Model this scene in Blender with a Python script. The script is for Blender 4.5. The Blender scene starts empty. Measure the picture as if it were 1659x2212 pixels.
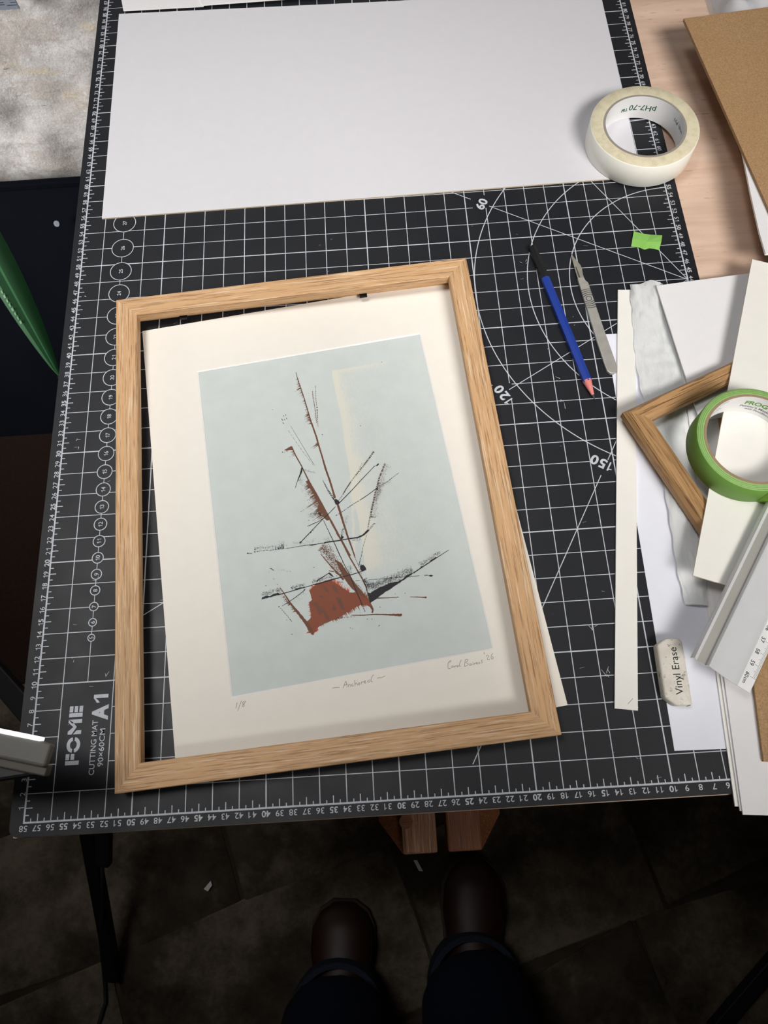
import bpy, bmesh, math, random
from mathutils import Vector, Matrix, noise

# ------------------------------------------------------------------ camera, light, exposure
S = 0.01                                    # all measurements below are in centimetres
sc = bpy.context.scene
col = sc.collection
RC = ((0.99792443, -0.05819802, -0.02756472), (-0.06409131, -0.93919301, -0.3373556), (-0.00625516, 0.33842205, -0.94097364))
CC = (28.4219, 2.1578, 56.8364)
FPX, IW, IH = 1544.44, 1659, 2212
cam = bpy.data.objects.new('camera', bpy.data.cameras.new('camera'))
col.objects.link(cam)
cm = Matrix.Identity(4)
for i in range(3):
    cm[i][0], cm[i][1], cm[i][2], cm[i][3] = RC[0][i], -RC[1][i], -RC[2][i], CC[i] * S
cam.matrix_world = cm
cam.data.sensor_fit = 'VERTICAL'
cam.data.sensor_height = 36.0
cam.data.lens = FPX / IH * 36.0
cam.data.clip_start = 0.01
cam.data.dof.use_dof = True
cam.data.dof.focus_distance = 0.66
cam.data.dof.aperture_fstop = 22.0
sc.camera = cam

w = bpy.data.worlds.new('world'); sc.world = w; w.use_nodes = True
w.node_tree.nodes['Background'].inputs[0].default_value = (0.75, 0.82, 0.95, 1)
w.node_tree.nodes['Background'].inputs[1].default_value = 0.3

def area(name, loc, target, size, power, color=(1, 1, 1), spread=180):
    l = bpy.data.lights.new(name, 'AREA'); l.shape = 'RECTANGLE'
    l.size, l.size_y = size[0] * S, size[1] * S
    l.energy = power; l.color = color; l.spread = math.radians(spread)
    o = bpy.data.objects.new(name, l); col.objects.link(o)
    o.location = Vector(loc) * S
    d = Vector(target) - Vector(loc)
    o.rotation_euler = d.to_track_quat('-Z', 'Y').to_euler()
    return o
area('led_panel_light', (105, -75, 145), (56, 66, 0), (90, 50), 4.0, (1.0, 0.96, 0.915), 52)
area('left_centre_fill_light', (-26, 50, 180), (4, 38, 0), (50, 50), 1.6, (1.0, 0.98, 0.95), 44)  # added fill from above, lifts the left and centre of the table; no real fitting
area('overhead_fill_light', (20, 75, 182), (15, 85, 0), (130, 60), 0.9, (0.86, 0.92, 1.0), 100)  # added cool overhead fill for wall and table; the room has no known skylight
area('back_wall_fill_light', (-170, 10, 40), (-40, 118, -40), (90, 70), 7.0, (1.0, 0.99, 0.98), 46)  # added light aimed at the back wall to brighten it; no window there

sc.view_settings.view_transform = 'Standard'
sc.view_settings.look = 'None'
sc.view_settings.gamma = 1.0
sc.view_settings.use_curve_mapping = False
sc.view_settings.exposure = -0.03

rnd = random.Random(7)

def at(px, py, z=0.0):
    """point of the plane at height z (cm) measured at a photo pixel"""
    d = [(px - IW / 2) / FPX, (py - IH / 2) / FPX, 1.0]
    v = [sum(RC[k][i] * d[k] for k in range(3)) for i in range(3)]
    t = (z - CC[2]) / v[2]
    return (CC[0] + t * v[0], CC[1] + t * v[1], z)

# ------------------------------------------------------------------ materials
MATS = {}
class NT:
    def __init__(s, name):
        m = bpy.data.materials.new(name); m.use_nodes = True
        s.m, s.t = m, m.node_tree
        s.b = s.t.nodes['Principled BSDF']
    def n(s, typ, **kw):
        nd = s.t.nodes.new(typ)
        for k, v in kw.items():
            if isinstance(k, str) and hasattr(nd, k): setattr(nd, k, v)
            else: nd.inputs[k].default_value = v
        return nd
    def l(s, a, b): s.t.links.new(a, b)
    def coord(s, scale=(1, 1, 1), rnd_off=True):
        tc = s.n('ShaderNodeTexCoord'); mp = s.n('ShaderNodeMapping')
        mp.inputs['Scale'].default_value = scale
        s.l(tc.outputs['Object'], mp.inputs['Vector'])
        if rnd_off:
            oi = s.n('ShaderNodeObjectInfo'); mul = s.n('ShaderNodeMath', operation='MULTIPLY'); mul.inputs[1].default_value = 37.0
            s.l(oi.outputs['Random'], mul.inputs[0]); s.l(mul.outputs[0], mp.inputs['Location'])
        return mp.outputs[0]
    def noise(s, vec, scale, detail=4, rough=0.55):
        nd = s.n('ShaderNodeTexNoise'); nd.inputs['Scale'].default_value = scale
        nd.inputs['Detail'].default_value = detail; nd.inputs['Roughness'].default_value = rough
        s.l(vec, nd.inputs['Vector']); return nd.outputs['Fac']
    def ramp(s, fac, stops):
        r = s.n('ShaderNodeValToRGB'); e = r.color_ramp.elements
        while len(e) < len(stops): e.new(0.5)
        for el, (p, c) in zip(e, stops):
            el.position = p; el.color = (c, c, c, 1) if isinstance(c, (int, float)) else (*c, 1)
        s.l(fac, r.inputs[0]); return r.outputs[0]
    def mix(s, fac, a, b, mode='MIX'):
        nd = s.n('ShaderNodeMix', data_type='RGBA', blend_type=mode)
        for i, v in ((0, fac), (6, a), (7, b)):
            if hasattr(v, 'default_value') or hasattr(v, 'is_linked'): s.l(v, nd.inputs[i])
            else: nd.inputs[i].default_value = v if i == 0 else (*v, 1)
        return nd.outputs[2]
    def bump(s, h, strength=0.2, dist=0.001):
        b = s.n('ShaderNodeBump'); b.inputs['Strength'].default_value = strength; b.inputs['Distance'].default_value = dist
        s.l(h, b.inputs['Height']); s.l(b.outputs[0], s.b.inputs['Normal'])
    def fin(s, color=None, rough=0.6, metal=0.0, spec=0.5):
        if color is not None:
            if hasattr(color, 'is_linked'): s.l(color, s.b.inputs['Base Color'])
            else: s.b.inputs['Base Color'].default_value = (*color, 1)
        if hasattr(rough, 'is_linked'): s.l(rough, s.b.inputs['Roughness'])
        else: s.b.inputs['Roughness'].default_value = rough
        s.b.inputs['Metallic'].default_value = metal
        s.b.inputs['Specular IOR Level'].default_value = spec
        MATS[s.m.name] = s.m
        return s.m

def srgb(r, g, b):
    f = lambda c: (c / 255 / 12.92) if c / 255 <= 0.04045 else ((c / 255 + 0.055) / 1.055) ** 2.4
    return (f(r), f(g), f(b))

def plain(name, color, rough=0.6, metal=0.0, spec=0.5, var=0.06, scale=60, bump=0.0):
    """one colour with a little procedural unevenness"""
    t = NT(name); v = t.coord((1, 1, 1))
    f = t.noise(v, scale, 5)
    c = t.ramp(f, [(0.3, tuple(max(0, x * (1 - var)) for x in color)), (0.7, tuple(min(1, x * (1 + var)) for x in color))])
    if bump: t.bump(t.noise(v, scale * 12, 3), bump, 0.0004)
    return t.fin(c, rough, metal, spec)

def oak(name, base, dark, light, fine=1.0):
    t = NT(name)
    broad = t.noise(t.coord((3.5, 60, 60)), 1.0, 5, 0.6)
    c = t.ramp(broad, [(0.3, tuple(x * 0.80 for x in base)), (0.5, base), (0.72, tuple(min(1, x * 1.14) for x in base))])
    pores = t.noise(t.coord((26, 950, 950)), 1.0, 3, 0.65)
    c = t.mix(t.ramp(pores, [(0.52, 0.0), (0.62, 0.9 * fine)]), c, dark)
    flecks = t.noise(t.coord((18, 620, 620)), 1.0, 4, 0.7)
    c = t.mix(t.ramp(flecks, [(0.54, 0.0), (0.66, 0.8 * fine)]), c, light)
    t.bump(pores, 0.35, 0.0004)
    return t.fin(c, 0.55, 0, 0.35)

def mk_materials():
    # cutting mat rubber with dusty scuffs
    t = NT('black_mat_rubber'); v = t.coord((1, 1, 1), False)
    sc_ = t.noise(t.coord((60, 6, 1), False), 3.0, 6, 0.7)
    d = t.mix(t.ramp(sc_, [(0.62, 0.0), (0.8, 0.12)]), srgb(27, 29, 34), srgb(82, 83, 88))
    dust = t.noise(v, 900, 2); d = t.mix(t.ramp(dust, [(0.74, 0.0), (0.80, 0.22)]), d, srgb(120, 120, 122))
    t.bump(t.noise(v, 1800, 2), 0.12, 0.0003)
    t.fin(d, t.ramp(t.noise(v, 25, 4), [(0.3, 0.46), (0.7, 0.60)]), 0, 0.36)
    plain('mat_print_white', srgb(196, 200, 208), 0.6, 0, 0.3, 0.10, 200)
    plain('scuff_white', srgb(190, 190, 192), 0.8, 0, 0.2)
    oak('oak_pale', (0.62, 0.375, 0.19), (0.32, 0.175, 0.08), (0.84, 0.66, 0.47))
    oak('oak_dark', (0.46, 0.262, 0.115), (0.135, 0.062, 0.024), (0.55, 0.36, 0.18), 1.0)
    oak('stool_wood', (0.17, 0.058, 0.022), (0.05, 0.018, 0.008), (0.30, 0.15, 0.08), 0.8)
    oak('stool_wood_worn', (0.27, 0.125, 0.065), (0.07, 0.03, 0.015), (0.46, 0.28, 0.18), 1.0)
    # beech table
    t = NT('beech'); v = t.coord((1, 1, 1), False)
    g = t.noise(t.coord((5, 45, 10), False), 1.4, 5, 0.6)
    c = t.ramp(g, [(0.25, srgb(203, 171, 149)), (0.5, srgb(222, 192, 171)), (0.75, srgb(233, 206, 187))])
    fl = t.noise(t.coord((60, 420, 60), False), 1.0, 2, 0.5)
    c = t.mix(t.ramp(fl, [(0.66, 0.0), (0.74, 0.45)]), c, srgb(140, 105, 88))
    t.fin(c, 0.5, 0, 0.35)
    for nm, cc, bp in (('board_white', srgb(232, 231, 233), .1), ('board_pale', srgb(216, 215, 220), .1), ('board_cream', srgb(240, 235, 226), .1), ('board_ivory', srgb(238, 236, 230), .1),
                   ('paper_white', srgb(232, 234, 244), .05), ('board_core', srgb(222, 205, 178), 0), ('bevel_white', srgb(250, 249, 246), 0)):
        plain(nm, cc, 0.75, 0, 0.25, 0.012, 90, bp)
    # hardboard
    t = NT('hardboard'); v = t.coord((1, 1, 1))
    a = t.noise(v, 700, 4, 0.7); b_ = t.noise(v, 12, 3)
    c = t.ramp(a, [(0.3, srgb(150, 118, 86)), (0.5, srgb(172, 138, 100)), (0.7, srgb(190, 157, 118))])
    c = t.mix(t.ramp(b_, [(0.4, 0.0), (0.7, 0.22)]), c, srgb(160, 122, 88))
    c = t.mix(t.ramp(t.noise(v, 420, 2), [(0.73, 0.0), (0.76, 0.7)]), c, srgb(96, 68, 46))
    t.fin(c, 0.7, 0, 0.25)
    # tapes
    plain('tape_cream_face', srgb(250, 249, 239), 0.5, 0, 0.35, 0.02)
    t = NT('tape_cream_side'); v = t.coord((1, 1, 1), False)
    a = t.noise(v, 130, 5, 0.7)
    c = t.ramp(a, [(0.3, srgb(206, 196, 166)), (0.55, srgb(224, 215, 186)), (0.75, srgb(228, 220, 194))])
    c = t.mix(t.ramp(t.noise(v, 60, 6, .75), [(0.68, 0.0), (0.82, 0.6)]), c, srgb(120, 118, 104))
    t.fin(c, 0.7, 0, 0.25)
    plain('core_grey', srgb(150, 144, 136), 0.8, 0, 0.2)
    plain('core_white', srgb(236, 236, 236), 0.7, 0, 0.3, 0.02)
    plain('core_brown', srgb(158, 134, 108), 0.85, 0, 0.2)
    plain('tape_green_face', srgb(112, 158, 68), 0.5, 0, 0.35, 0.05, 30)
    plain('tape_green_side', srgb(150, 188, 116), 0.6, 0, 0.3, 0.08, 300)
    plain('tape_green_flap', srgb(126, 178, 44), 0.5, 0, 0.35, 0.08, 120)
    plain('tape_green_bit', srgb(140, 196, 96), 0.6, 0, 0.3, 0.06, 150, .2)
    plain('ink_green', srgb(30, 92, 66), 0.6); plain('ink_lime', srgb(96, 158, 60), 0.6); plain('ink_grey', srgb(84, 92, 96), 0.6)
    plain('ink_black', srgb(28, 27, 29), 0.6)
    # pencil and scalpel
    plain('pencil_blue', srgb(30, 62, 158), 0.38, 0, 0.5, 0.04); plain('pencil_black', srgb(20, 20, 22), 0.4)
    plain('pencil_wood', srgb(226, 138, 130), 0.7, 0, 0.3, 0.05); plain('graphite', srgb(70, 70, 74), 0.4, 0.2); plain('pencil_edge', srgb(190, 205, 240), 0.5)
    plain('steel', (0.47, 0.45, 0.42), 0.38, 0.3, 0.5, 0.10, 120); plain('ruler_steel', (0.20, 0.225, 0.27), 0.45, 0.2); plain('steel_dark', (0.10, 0.095, 0.09), 0.5, 0.5)
    plain('blade_steel', (0.42, 0.39, 0.34), 0.36, 0.4, 0.5, 0.10, 150)
    plain('aluminium', (0.80, 0.81, 0.83), 0.32, 0.25, 0.5, 0.02); plain('aluminium_band', (0.88, 0.885, 0.89), 0.5, 0.1, 0.5, 0.01)
    plain('aluminium_dull', (0.42, 0.41, 0.38), 0.5, 0.3, 0.5, 0.03)
    # eraser
    t = NT('eraser_vinyl'); v = t.coord((1, 1, 1), False)
    c = t.ramp(t.noise(v, 90, 3), [(0.3, srgb(214, 208, 196)), (0.7, srgb(232, 228, 218))])
    c = t.mix(t.ramp(t.noise(v, 170, 6, .75), [(0.56, 0.0), (0.68, 0.9)]), c, srgb(62, 60, 58))
    t.fin(c, 0.6, 0, 0.3)
    # tissue
    t = NT('glassine_tissue'); v = t.coord((1, 1, 1), False)
    t.b.inputs['Base Color'].default_value = (0.88, 0.90, 0.905, 1); t.b.inputs['Roughness'].default_value = 0.4
    t.bump(t.noise(t.coord((1, .35, 1), False), 150, 6, .72), 0.8, 0.002)
    tr = t.n('ShaderNodeBsdfTranslucent'); tr.inputs[0].default_value = (0.9, 0.91, 0.92, 1)
    tp = t.n('ShaderNodeBsdfTransparent'); m1 = t.n('ShaderNodeMixShader'); m2 = t.n('ShaderNodeMixShader')
    m1.inputs[0].default_value = 0.12; m2.inputs[0].default_value = 0.05
    t.l(t.b.outputs[0], m1.inputs[1]); t.l(tr.outputs[0], m1.inputs[2]); t.l(m1.outputs[0], m2.inputs[1]); t.l(tp.outputs[0], m2.inputs[2])
    t.l(m2.outputs[0], t.t.nodes['Material Output'].inputs[0]); MATS['glassine_tissue'] = t.m
    # clear film
    t = NT('clear_film'); v = t.coord((1, 1, 1), False)
    t.b.inputs['Base Color'].default_value = (0.8, 0.8, 0.8, 1); t.b.inputs['Roughness'].default_value = 0.2
    tp = t.n('ShaderNodeBsdfTransparent'); m1 = t.n('ShaderNodeMixShader'); m1.inputs[0].default_value = 0.45
    t.l(t.b.outputs[0], m1.inputs[1]); t.l(tp.outputs[0], m1.inputs[2]); t.l(m1.outputs[0], t.t.nodes['Material Output'].inputs[0]); MATS['clear_film'] = t.m
    # print paper: pale blue ground with a cream scrape held in a point attribute
    t = NT('print_paper'); v = t.coord((1, 1, 1), False)
    at_ = t.n('ShaderNodeAttribute', attribute_name='cream')
    g = t.ramp(t.noise(v, 60, 5), [(0.3, srgb(202, 209, 207)), (0.7, srgb(208, 215, 213))])
    sp = t.noise(t.coord((1, .6, 1), False), 520, 3, .7)
    m = t.n('ShaderNodeMath', operation='MULTIPLY_ADD'); t.l(sp, m.inputs[0]); m.inputs[1].default_value = 0.9
    t.l(at_.outputs['Fac'], m.inputs[2])
    f = t.ramp(m.outputs[0], [(0.50, 0.0), (1.05, 0.85)])
    t.fin(t.mix(f, g, srgb(224, 222, 208)), 0.7, 0, 0.25)
    for nm, cc in (('br', (108, 70, 50)), ('gb', (96, 82, 66)), ('pb', (92, 70, 72)), ('gy', (120, 116, 120)), ('ru', (134, 72, 48)), ('or', (196, 86, 50)),
                   ('bl2', (108, 72, 58)), ('bk', (34, 32, 38)), ('dk', (64, 44, 36))):
        plain('print_ink_' + nm, srgb(*cc), 0.6, 0, 0.3, 0.06)
    plain('graphite_line', srgb(128, 122, 116), 0.7)
    # room
    t = NT('stone_plaster'); v = t.coord((1, 1, 1), False)
    a = t.noise(t.coord((1, 1, 1.4), False), 6, 12, .72)
    c = t.ramp(a, [(0.34, srgb(134, 129, 125)), (0.48, srgb(166, 162, 159)), (0.60, srgb(186, 183, 181)), (0.72, srgb(202, 199, 196))])
    c = t.mix(t.ramp(t.noise(t.coord((1, 1, 1.9), False), 5.2, 9, .66), [(0.53, 0.0), (0.57, 0.55)]), c, srgb(150, 140, 131))
    c = t.mix(t.ramp(t.noise(t.coord((1, 1, 2.3), False), 7.5, 9, .7), [(0.56, 0.0), (0.62, 0.55)]), c, srgb(178, 163, 136))
    c = t.mix(t.ramp(t.noise(t.coord((1, 1, 3.2), False), 30, 8, .75), [(0.655, 0.0), (0.69, 0.75)]), c, srgb(74, 67, 62))
    dv = t.n('ShaderNodeVectorMath', operation='MULTIPLY_ADD'); nz = t.n('ShaderNodeTexNoise'); nz.inputs['Scale'].default_value = 9; nz.inputs['Detail'].default_value = 6
    t.l(v, nz.inputs['Vector']); t.l(nz.outputs['Color'], dv.inputs[0]); dv.inputs[1].default_value = (.14, .14, .14); t.l(t.coord((1, 1, 1.7), False), dv.inputs[2])
    vo = t.n('ShaderNodeTexVoronoi', feature='DISTANCE_TO_EDGE'); vo.inputs['Scale'].default_value = 8; t.l(dv.outputs[0], vo.inputs['Vector'])
    c = t.mix(t.ramp(vo.outputs['Distance'], [(0.0, 0.22), (0.05, 0.0)]), c, srgb(104, 96, 90))
    gr = t.noise(v, 330, 5, .7)
    c = t.mix(t.ramp(gr, [(0.35, 0.3), (0.5, 0.0)]), c, srgb(120, 114, 110)); c = t.mix(t.ramp(gr, [(0.55, 0.0), (0.7, 0.35)]), c, srgb(222, 220, 218))
    t.bump(t.noise(v, 55, 9, .7), 0.5, 0.006)
    t.fin(c, 0.9, 0, 0.15)
    t = NT('flagstone'); v = t.coord((1, 1, 1))
    c = t.ramp(t.noise(v, 6, 9, .72), [(0.34, srgb(40, 34, 28)), (0.48, srgb(72, 64, 54)), (0.62, srgb(104, 94, 82))])
    c = t.mix(t.ramp(t.noise(v, 3.2, 6, .6), [(0.50, 0.0), (0.56, 0.65)]), c, srgb(34, 29, 24))
    t.bump(t.noise(v, 24, 8, .72), 0.8, 0.01)
    t.fin(c, 0.9, 0, 0.1)
    plain('floor_earth', srgb(52, 46, 39), 0.95, 0, 0.1, 0.25, 20)
    plain('room_plaster', srgb(86, 80, 74), 0.9, 0, 0.1, 0.1, 6)
    plain('rug_brown', srgb(34, 24, 20), 0.95, 0, 0.05, 0.15, 150)
    plain('case_navy', srgb(7, 9, 15), 0.9, 0, 0.04, 0.12, 14); plain('rivet_grey', srgb(84, 88, 94), 0.4, 0.5)
    plain('umbrella_green', srgb(20, 72, 34), 0.6, 0, 0.4, 0.08, 30); plain('umbrella_print', srgb(92, 128, 96), 0.6)
    plain('black_metal', srgb(14, 14, 16), 0.5, 0.2); plain('black_plastic', srgb(12, 12, 13), 0.5); plain('cable_black', srgb(10, 10, 11), 0.6)
    plain('lamp_white', srgb(205, 203, 198), 0.4); plain('lamp_grey', srgb(92, 90, 86), 0.5); plain('lamp_band', srgb(66, 60, 54), 0.5)
    t = NT('lamp_diffuser'); t.b.inputs['Base Color'].default_value = (.9, .9, .88, 1)
    t.b.inputs['Emission Color'].default_value = (1, .99, .95, 1); t.b.inputs['Emission Strength'].default_value = 0.9; MATS['lamp_diffuser'] = t.m
    plain('denim', srgb(13, 18, 32), 0.9, 0, 0.1, 0.2, 300); plain('denim_cuff', srgb(30, 35, 46), 0.9, 0, 0.1, 0.2, 300)
    plain('shoe_leather', srgb(34, 14, 6), 0.5, 0, 0.3, 0.15, 20); plain('shoe_sole', srgb(40, 26, 18), 0.8)
    plain('sweater', srgb(52, 54, 60), 0.95, 0, 0.1, 0.1, 200); plain('skin', srgb(196, 150, 126), 0.6, 0, 0.3, 0.05); plain('hair', srgb(70, 52, 38), 0.8)
mk_materials()

# ------------------------------------------------------------------ mesh helpers (cm in, metres out)
def tag(o, label=None, cat=None, group=None, kind=None):
    if label: o['label'] = label
    if cat: o['category'] = cat
    if group: o['group'] = group
    if kind: o['kind'] = kind
    return o

def thing(name, label, cat, loc=(0, 0, 0), rotz=0.0, group=None):
    o = bpy.data.objects.new(name, None); col.objects.link(o)
    o.empty_display_size = 0.02
    o.location = Vector(loc) * S; o.rotation_euler = (0, 0, math.radians(rotz))
    return tag(o, label, cat, group)

def obj(name, verts, faces, mat, parent=None, loc=(0, 0, 0), rot=(0, 0, 0), smooth=False, matidx=None, bevel=0.0, seg=2, me=None):
    if me is None:
        me = bpy.data.meshes.new(name)
        me.from_pydata([(v[0] * S, v[1] * S, v[2] * S) for v in verts], [], faces)
        for m in (mat if isinstance(mat, (list, tuple)) else [mat]): me.materials.append(MATS[m])
        if matidx: me.polygons.foreach_set('material_index', matidx)
        if bevel:
            bm = bmesh.new(); bm.from_mesh(me)
            es = [e for e in bm.edges if len(e.link_faces) == 2 and e.calc_face_angle(0) > 0.5]
            bmesh.ops.bevel(bm, geom=es, offset=bevel * S, segments=seg, profile=0.5, affect='EDGES')
            bm.to_mesh(me); bm.free()
        if smooth: me.polygons.foreach_set('use_smooth', [True] * len(me.polygons))
        me.update()
    o = bpy.data.objects.new(name, me); col.objects.link(o)
    o.location = Vector(loc) * S; o.rotation_euler = [math.radians(a) for a in rot]
    if parent: o.parent = parent
    return o

def smooth_by_angle(o, ang=40):
    me = o.data
    me.polygons.foreach_set('use_smooth', [True] * len(me.polygons))
    bm = bmesh.new(); bm.from_mesh(me)
    for e in bm.edges:
        e.smooth = not (len(e.link_faces) == 2 and e.calc_face_angle(0) > math.radians(ang))
    bm.to_mesh(me); bm.free(); return o

def prism(poly, z0, z1):
    a = sum(poly[i][0] * poly[(i + 1) % len(poly)][1] - poly[(i + 1) % len(poly)][0] * poly[i][1] for i in range(len(poly)))
    if a < 0: poly = poly[::-1]
    n = len(poly)
    v = [(p[0], p[1], z0) for p in poly] + [(p[0], p[1], z1) for p in poly]
    f = [tuple(range(n - 1, -1, -1)), tuple(range(n, 2 * n))] + [(i, (i + 1) % n, n + (i + 1) % n, n + i) for i in range(n)]
    return v, f

def box(x0, x1, y0, y1, z0, z1): return prism([(x0, y0), (x1, y0), (x1, y1), (x0, y1)], z0, z1)

def rect(cx, cy, ang, x0, x1, y0, y1):
    c, s = math.cos(math.radians(ang)), math.sin(math.radians(ang))
    return [(cx + x * c - y * s, cy + x * s + y * c) for x, y in ((x0, y0), (x1, y0), (x1, y1), (x0, y1))]

class MB:
    def __init__(s): s.v, s.f, s.mi = [], [], []; s.r = random.Random(1)
    def add(s, vf, mi=0):
        o = len(s.v); s.v += list(vf[0]); s.f += [tuple(i + o for i in f) for f in vf[1]]; s.mi += [mi] * len(vf[1]); return s
    def quad(s, pts, mi=0): return s.add((pts, [tuple(range(len(pts)))]), mi)
    def seg(s, a, b, w, z, w2=None):
        z += s.r.uniform(0, .0025)
        dx, dy = b[0] - a[0], b[1] - a[1]; L = math.hypot(dx, dy) or 1e-6
        nx, ny = -dy / L * w / 2, dx / L * w / 2; k = 1 if w2 is None else w2 / w
        return s.quad([(a[0] - nx, a[1] - ny, z), (b[0] - nx * k, b[1] - ny * k, z), (b[0] + nx * k, b[1] + ny * k, z), (a[0] + nx, a[1] + ny, z)])
    def arc(s, cx, cy, r, a0, a1, w, z, n=40):
        for i in range(n):
            p = [math.radians(a0 + (a1 - a0) * (i + k) / n) for k in (0, 1)]
            ri, ro = r - w / 2, r + w / 2
            s.quad([(cx + ri * math.cos(p[0]), cy + ri * math.sin(p[0]), z), (cx + ro * math.cos(p[0]), cy + ro * math.sin(p[0]), z),
                    (cx + ro * math.cos(p[1]), cy + ro * math.sin(p[1]), z), (cx + ri * math.cos(p[1]), cy + ri * math.sin(p[1]), z)])
        return s
    def build(s, name, mat, parent=None, **kw): return obj(name, s.v, s.f, mat, parent, matidx=s.mi if any(s.mi) else None, **kw)

def ring(profile, n=72, cx=0.0, cy=0.0):
    """closed profile of (r, z) swept round z"""
    v, f = [], []; m = len(profile)
    for i in range(n):
        a = 2 * math.pi * i / n
        v += [(cx + r * math.cos(a), cy + r * math.sin(a), z) for r, z in profile]
    for i in range(n):
        for j in range(m):
            f.append((i * m + j, ((i + 1) % n) * m + j, ((i + 1) % n) * m + (j + 1) % m, i * m + (j + 1) % m))
    return v, f

def tube(pts, rad, n=10, caps=True):
    v, f = [], []; P = [Vector(p) for p in pts]
    up = Vector((0.13, 0.21, 0.97)).normalized()
    for i, p in enumerate(P):
        d = (P[min(i + 1, len(P) - 1)] - P[max(i - 1, 0)]).normalized()
        a = d.cross(up); a = a.normalized() if a.length > 1e-4 else Vector((1, 0, 0)); b = d.cross(a)
        r = rad[i] if isinstance(rad, (list, tuple)) else rad
        v += [tuple(p + (a * math.cos(2 * math.pi * k / n) + b * math.sin(2 * math.pi * k / n)) * r) for k in range(n)]
    for i in range(len(P) - 1):
        for k in range(n): f.append((i * n + k, i * n + (k + 1) % n, (i + 1) * n + (k + 1) % n, (i + 1) * n + k))
    if caps: f += [tuple(range(n - 1, -1, -1)), tuple((len(P) - 1) * n + k for k in range(n))]
    return v, f

def bar(a, b, wx, wy=None):
    """square bar between two points"""
    wy = wy or wx; A, B = Vector(a), Vector(b); d = (B - A).normalized()
    s = d.cross(Vector((0, 0, 1))); s = s.normalized() if s.length > 1e-3 else Vector((1, 0, 0)); t = d.cross(s)
    v = [tuple(P + s * (i * wx / 2) + t * (j * wy / 2)) for P in (A, B) for i, j in ((-1, -1), (1, -1), (1, 1), (-1, 1))]
    return v, [(3, 2, 1, 0), (4, 5, 6, 7), (0, 1, 5, 4), (1, 2, 6, 5), (2, 3, 7, 6), (3, 0, 4, 7)]

# text as flat outlines: unit mesh per string, fitted into a given box
_TXT = {}
def glyphs(s, bold=0.0):
    k = (s, bold)
    if k not in _TXT:
        if s == '1': return [(.0, .545), (.10, .565), (.17, .62), (.19, .70), (.275, .70), (.275, 0), (.185, 0), (.185, .505), (.0, .475)], [(0, 1, 7, 8), (1, 2, 7), (2, 3, 4, 7), (7, 4, 5, 6)]
        if len(s) > 1 and s.isdigit() and '1' in s:
            V, F, x = [], [], 0.0
            for ch in s:
                v_, f_ = glyphs(ch, bold); a0 = min(p[0] for p in v_); a1 = max(p[0] for p in v_); o_ = len(V)
                x += .10 if ch == '1' else 0.0
                V += [(p[0] - a0 + x, p[1]) for p in v_]; F += [tuple(i + o_ for i in q) for q in f_]
                x += a1 - a0 + .09 + (.06 if ch == '1' else 0.0)
            _TXT[k] = (V, F); return _TXT[k]
        cu = bpy.data.curves.new('t', 'FONT'); cu.body = s; cu.offset = bold; cu.resolution_u = 3
        o = bpy.data.objects.new('t', cu); col.objects.link(o)
        dg = bpy.context.evaluated_depsgraph_get(); me = bpy.data.meshes.new_from_object(o.evaluated_get(dg))
        V = [(p.co.x, p.co.y) for p in me.vertices]; F = [tuple(p.vertices) for p in me.polygons]
        bpy.data.objects.remove(o); bpy.data.curves.remove(cu); bpy.data.meshes.remove(me)
        _TXT[k] = (V, F)
    return _TXT[k]

def text(mb, s, org, ang, h=None, w=None, z=0.0, align='C', bold=0.0, mi=0, wscale=1.0, mapf=None):
    """string at org (baseline), direction ang, cap height h; w forces the width"""
    V, F = glyphs(s, bold)
    x0, x1 = min(p[0] for p in V), max(p[0] for p in V); y0, y1 = min(p[1] for p in V), max(p[1] for p in V)
    capy = 0.70
    k = h / capy; kx = k * wscale if w is None else w / (x1 - x0)
    W = (x1 - x0) * kx; ox = {'C': -W / 2, 'L': 0.0, 'R': -W}[align]
    c, sn = math.cos(math.radians(ang)), math.sin(math.radians(ang))
    out = []
    for x, y in V:
        u, v_ = ox + (x - x0) * kx, y * k
        out.append(mapf(u, v_) if mapf else (org[0] + u * c - v_ * sn, org[1] + u * sn + v_ * c, z))
    mb.add((out, F), mi)

# ------------------------------------------------------------------ the room
FZ = -75.0
o = obj('floor', *box(-230, 280, -260, 125, FZ - 6, FZ - .5), 'floor_earth'); tag(o, 'dark uneven stone floor under the work table', kind='structure')
floor = o
def flag(poly, dz):
    poly = [(x * .955 - y * .296 - 6, x * .296 + y * .955) for x, y in poly]
    v, f = prism(poly, FZ - 1.4, FZ + dz * .6)
    q = obj('flagstone', v, f, 'flagstone', floor, bevel=0.25)
    return q
frnd = random.Random(5)
ys = [-96, -66, -43, -18, 6, 32]
for r in range(len(ys) - 1):
    x = -95 + frnd.uniform(0, 20)
    while x < 115:
        wd = frnd.uniform(26, 52); g = 0.3
        j = lambda: frnd.uniform(-2.4, 2.4)
        x1 = min(x + wd, 122)
        pts = [(x + g, ys[r] + g + j() * .4), (x + wd * .5, ys[r] + g + j() * .5), (x1 - g, ys[r] + g + j() * .4), (x1 - g + j() * .3, (ys[r] + ys[r + 1]) / 2),
               (x1 - g, ys[r + 1] - g + j() * .4), (x + wd * .5, ys[r + 1] - g + j() * .5), (x + g, ys[r + 1] - g + j() * .4), (x + g + j() * .3, (ys[r] + ys[r + 1]) / 2)]
        flag(pts, frnd.uniform(-0.5, 0.0)); x = x1
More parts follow.
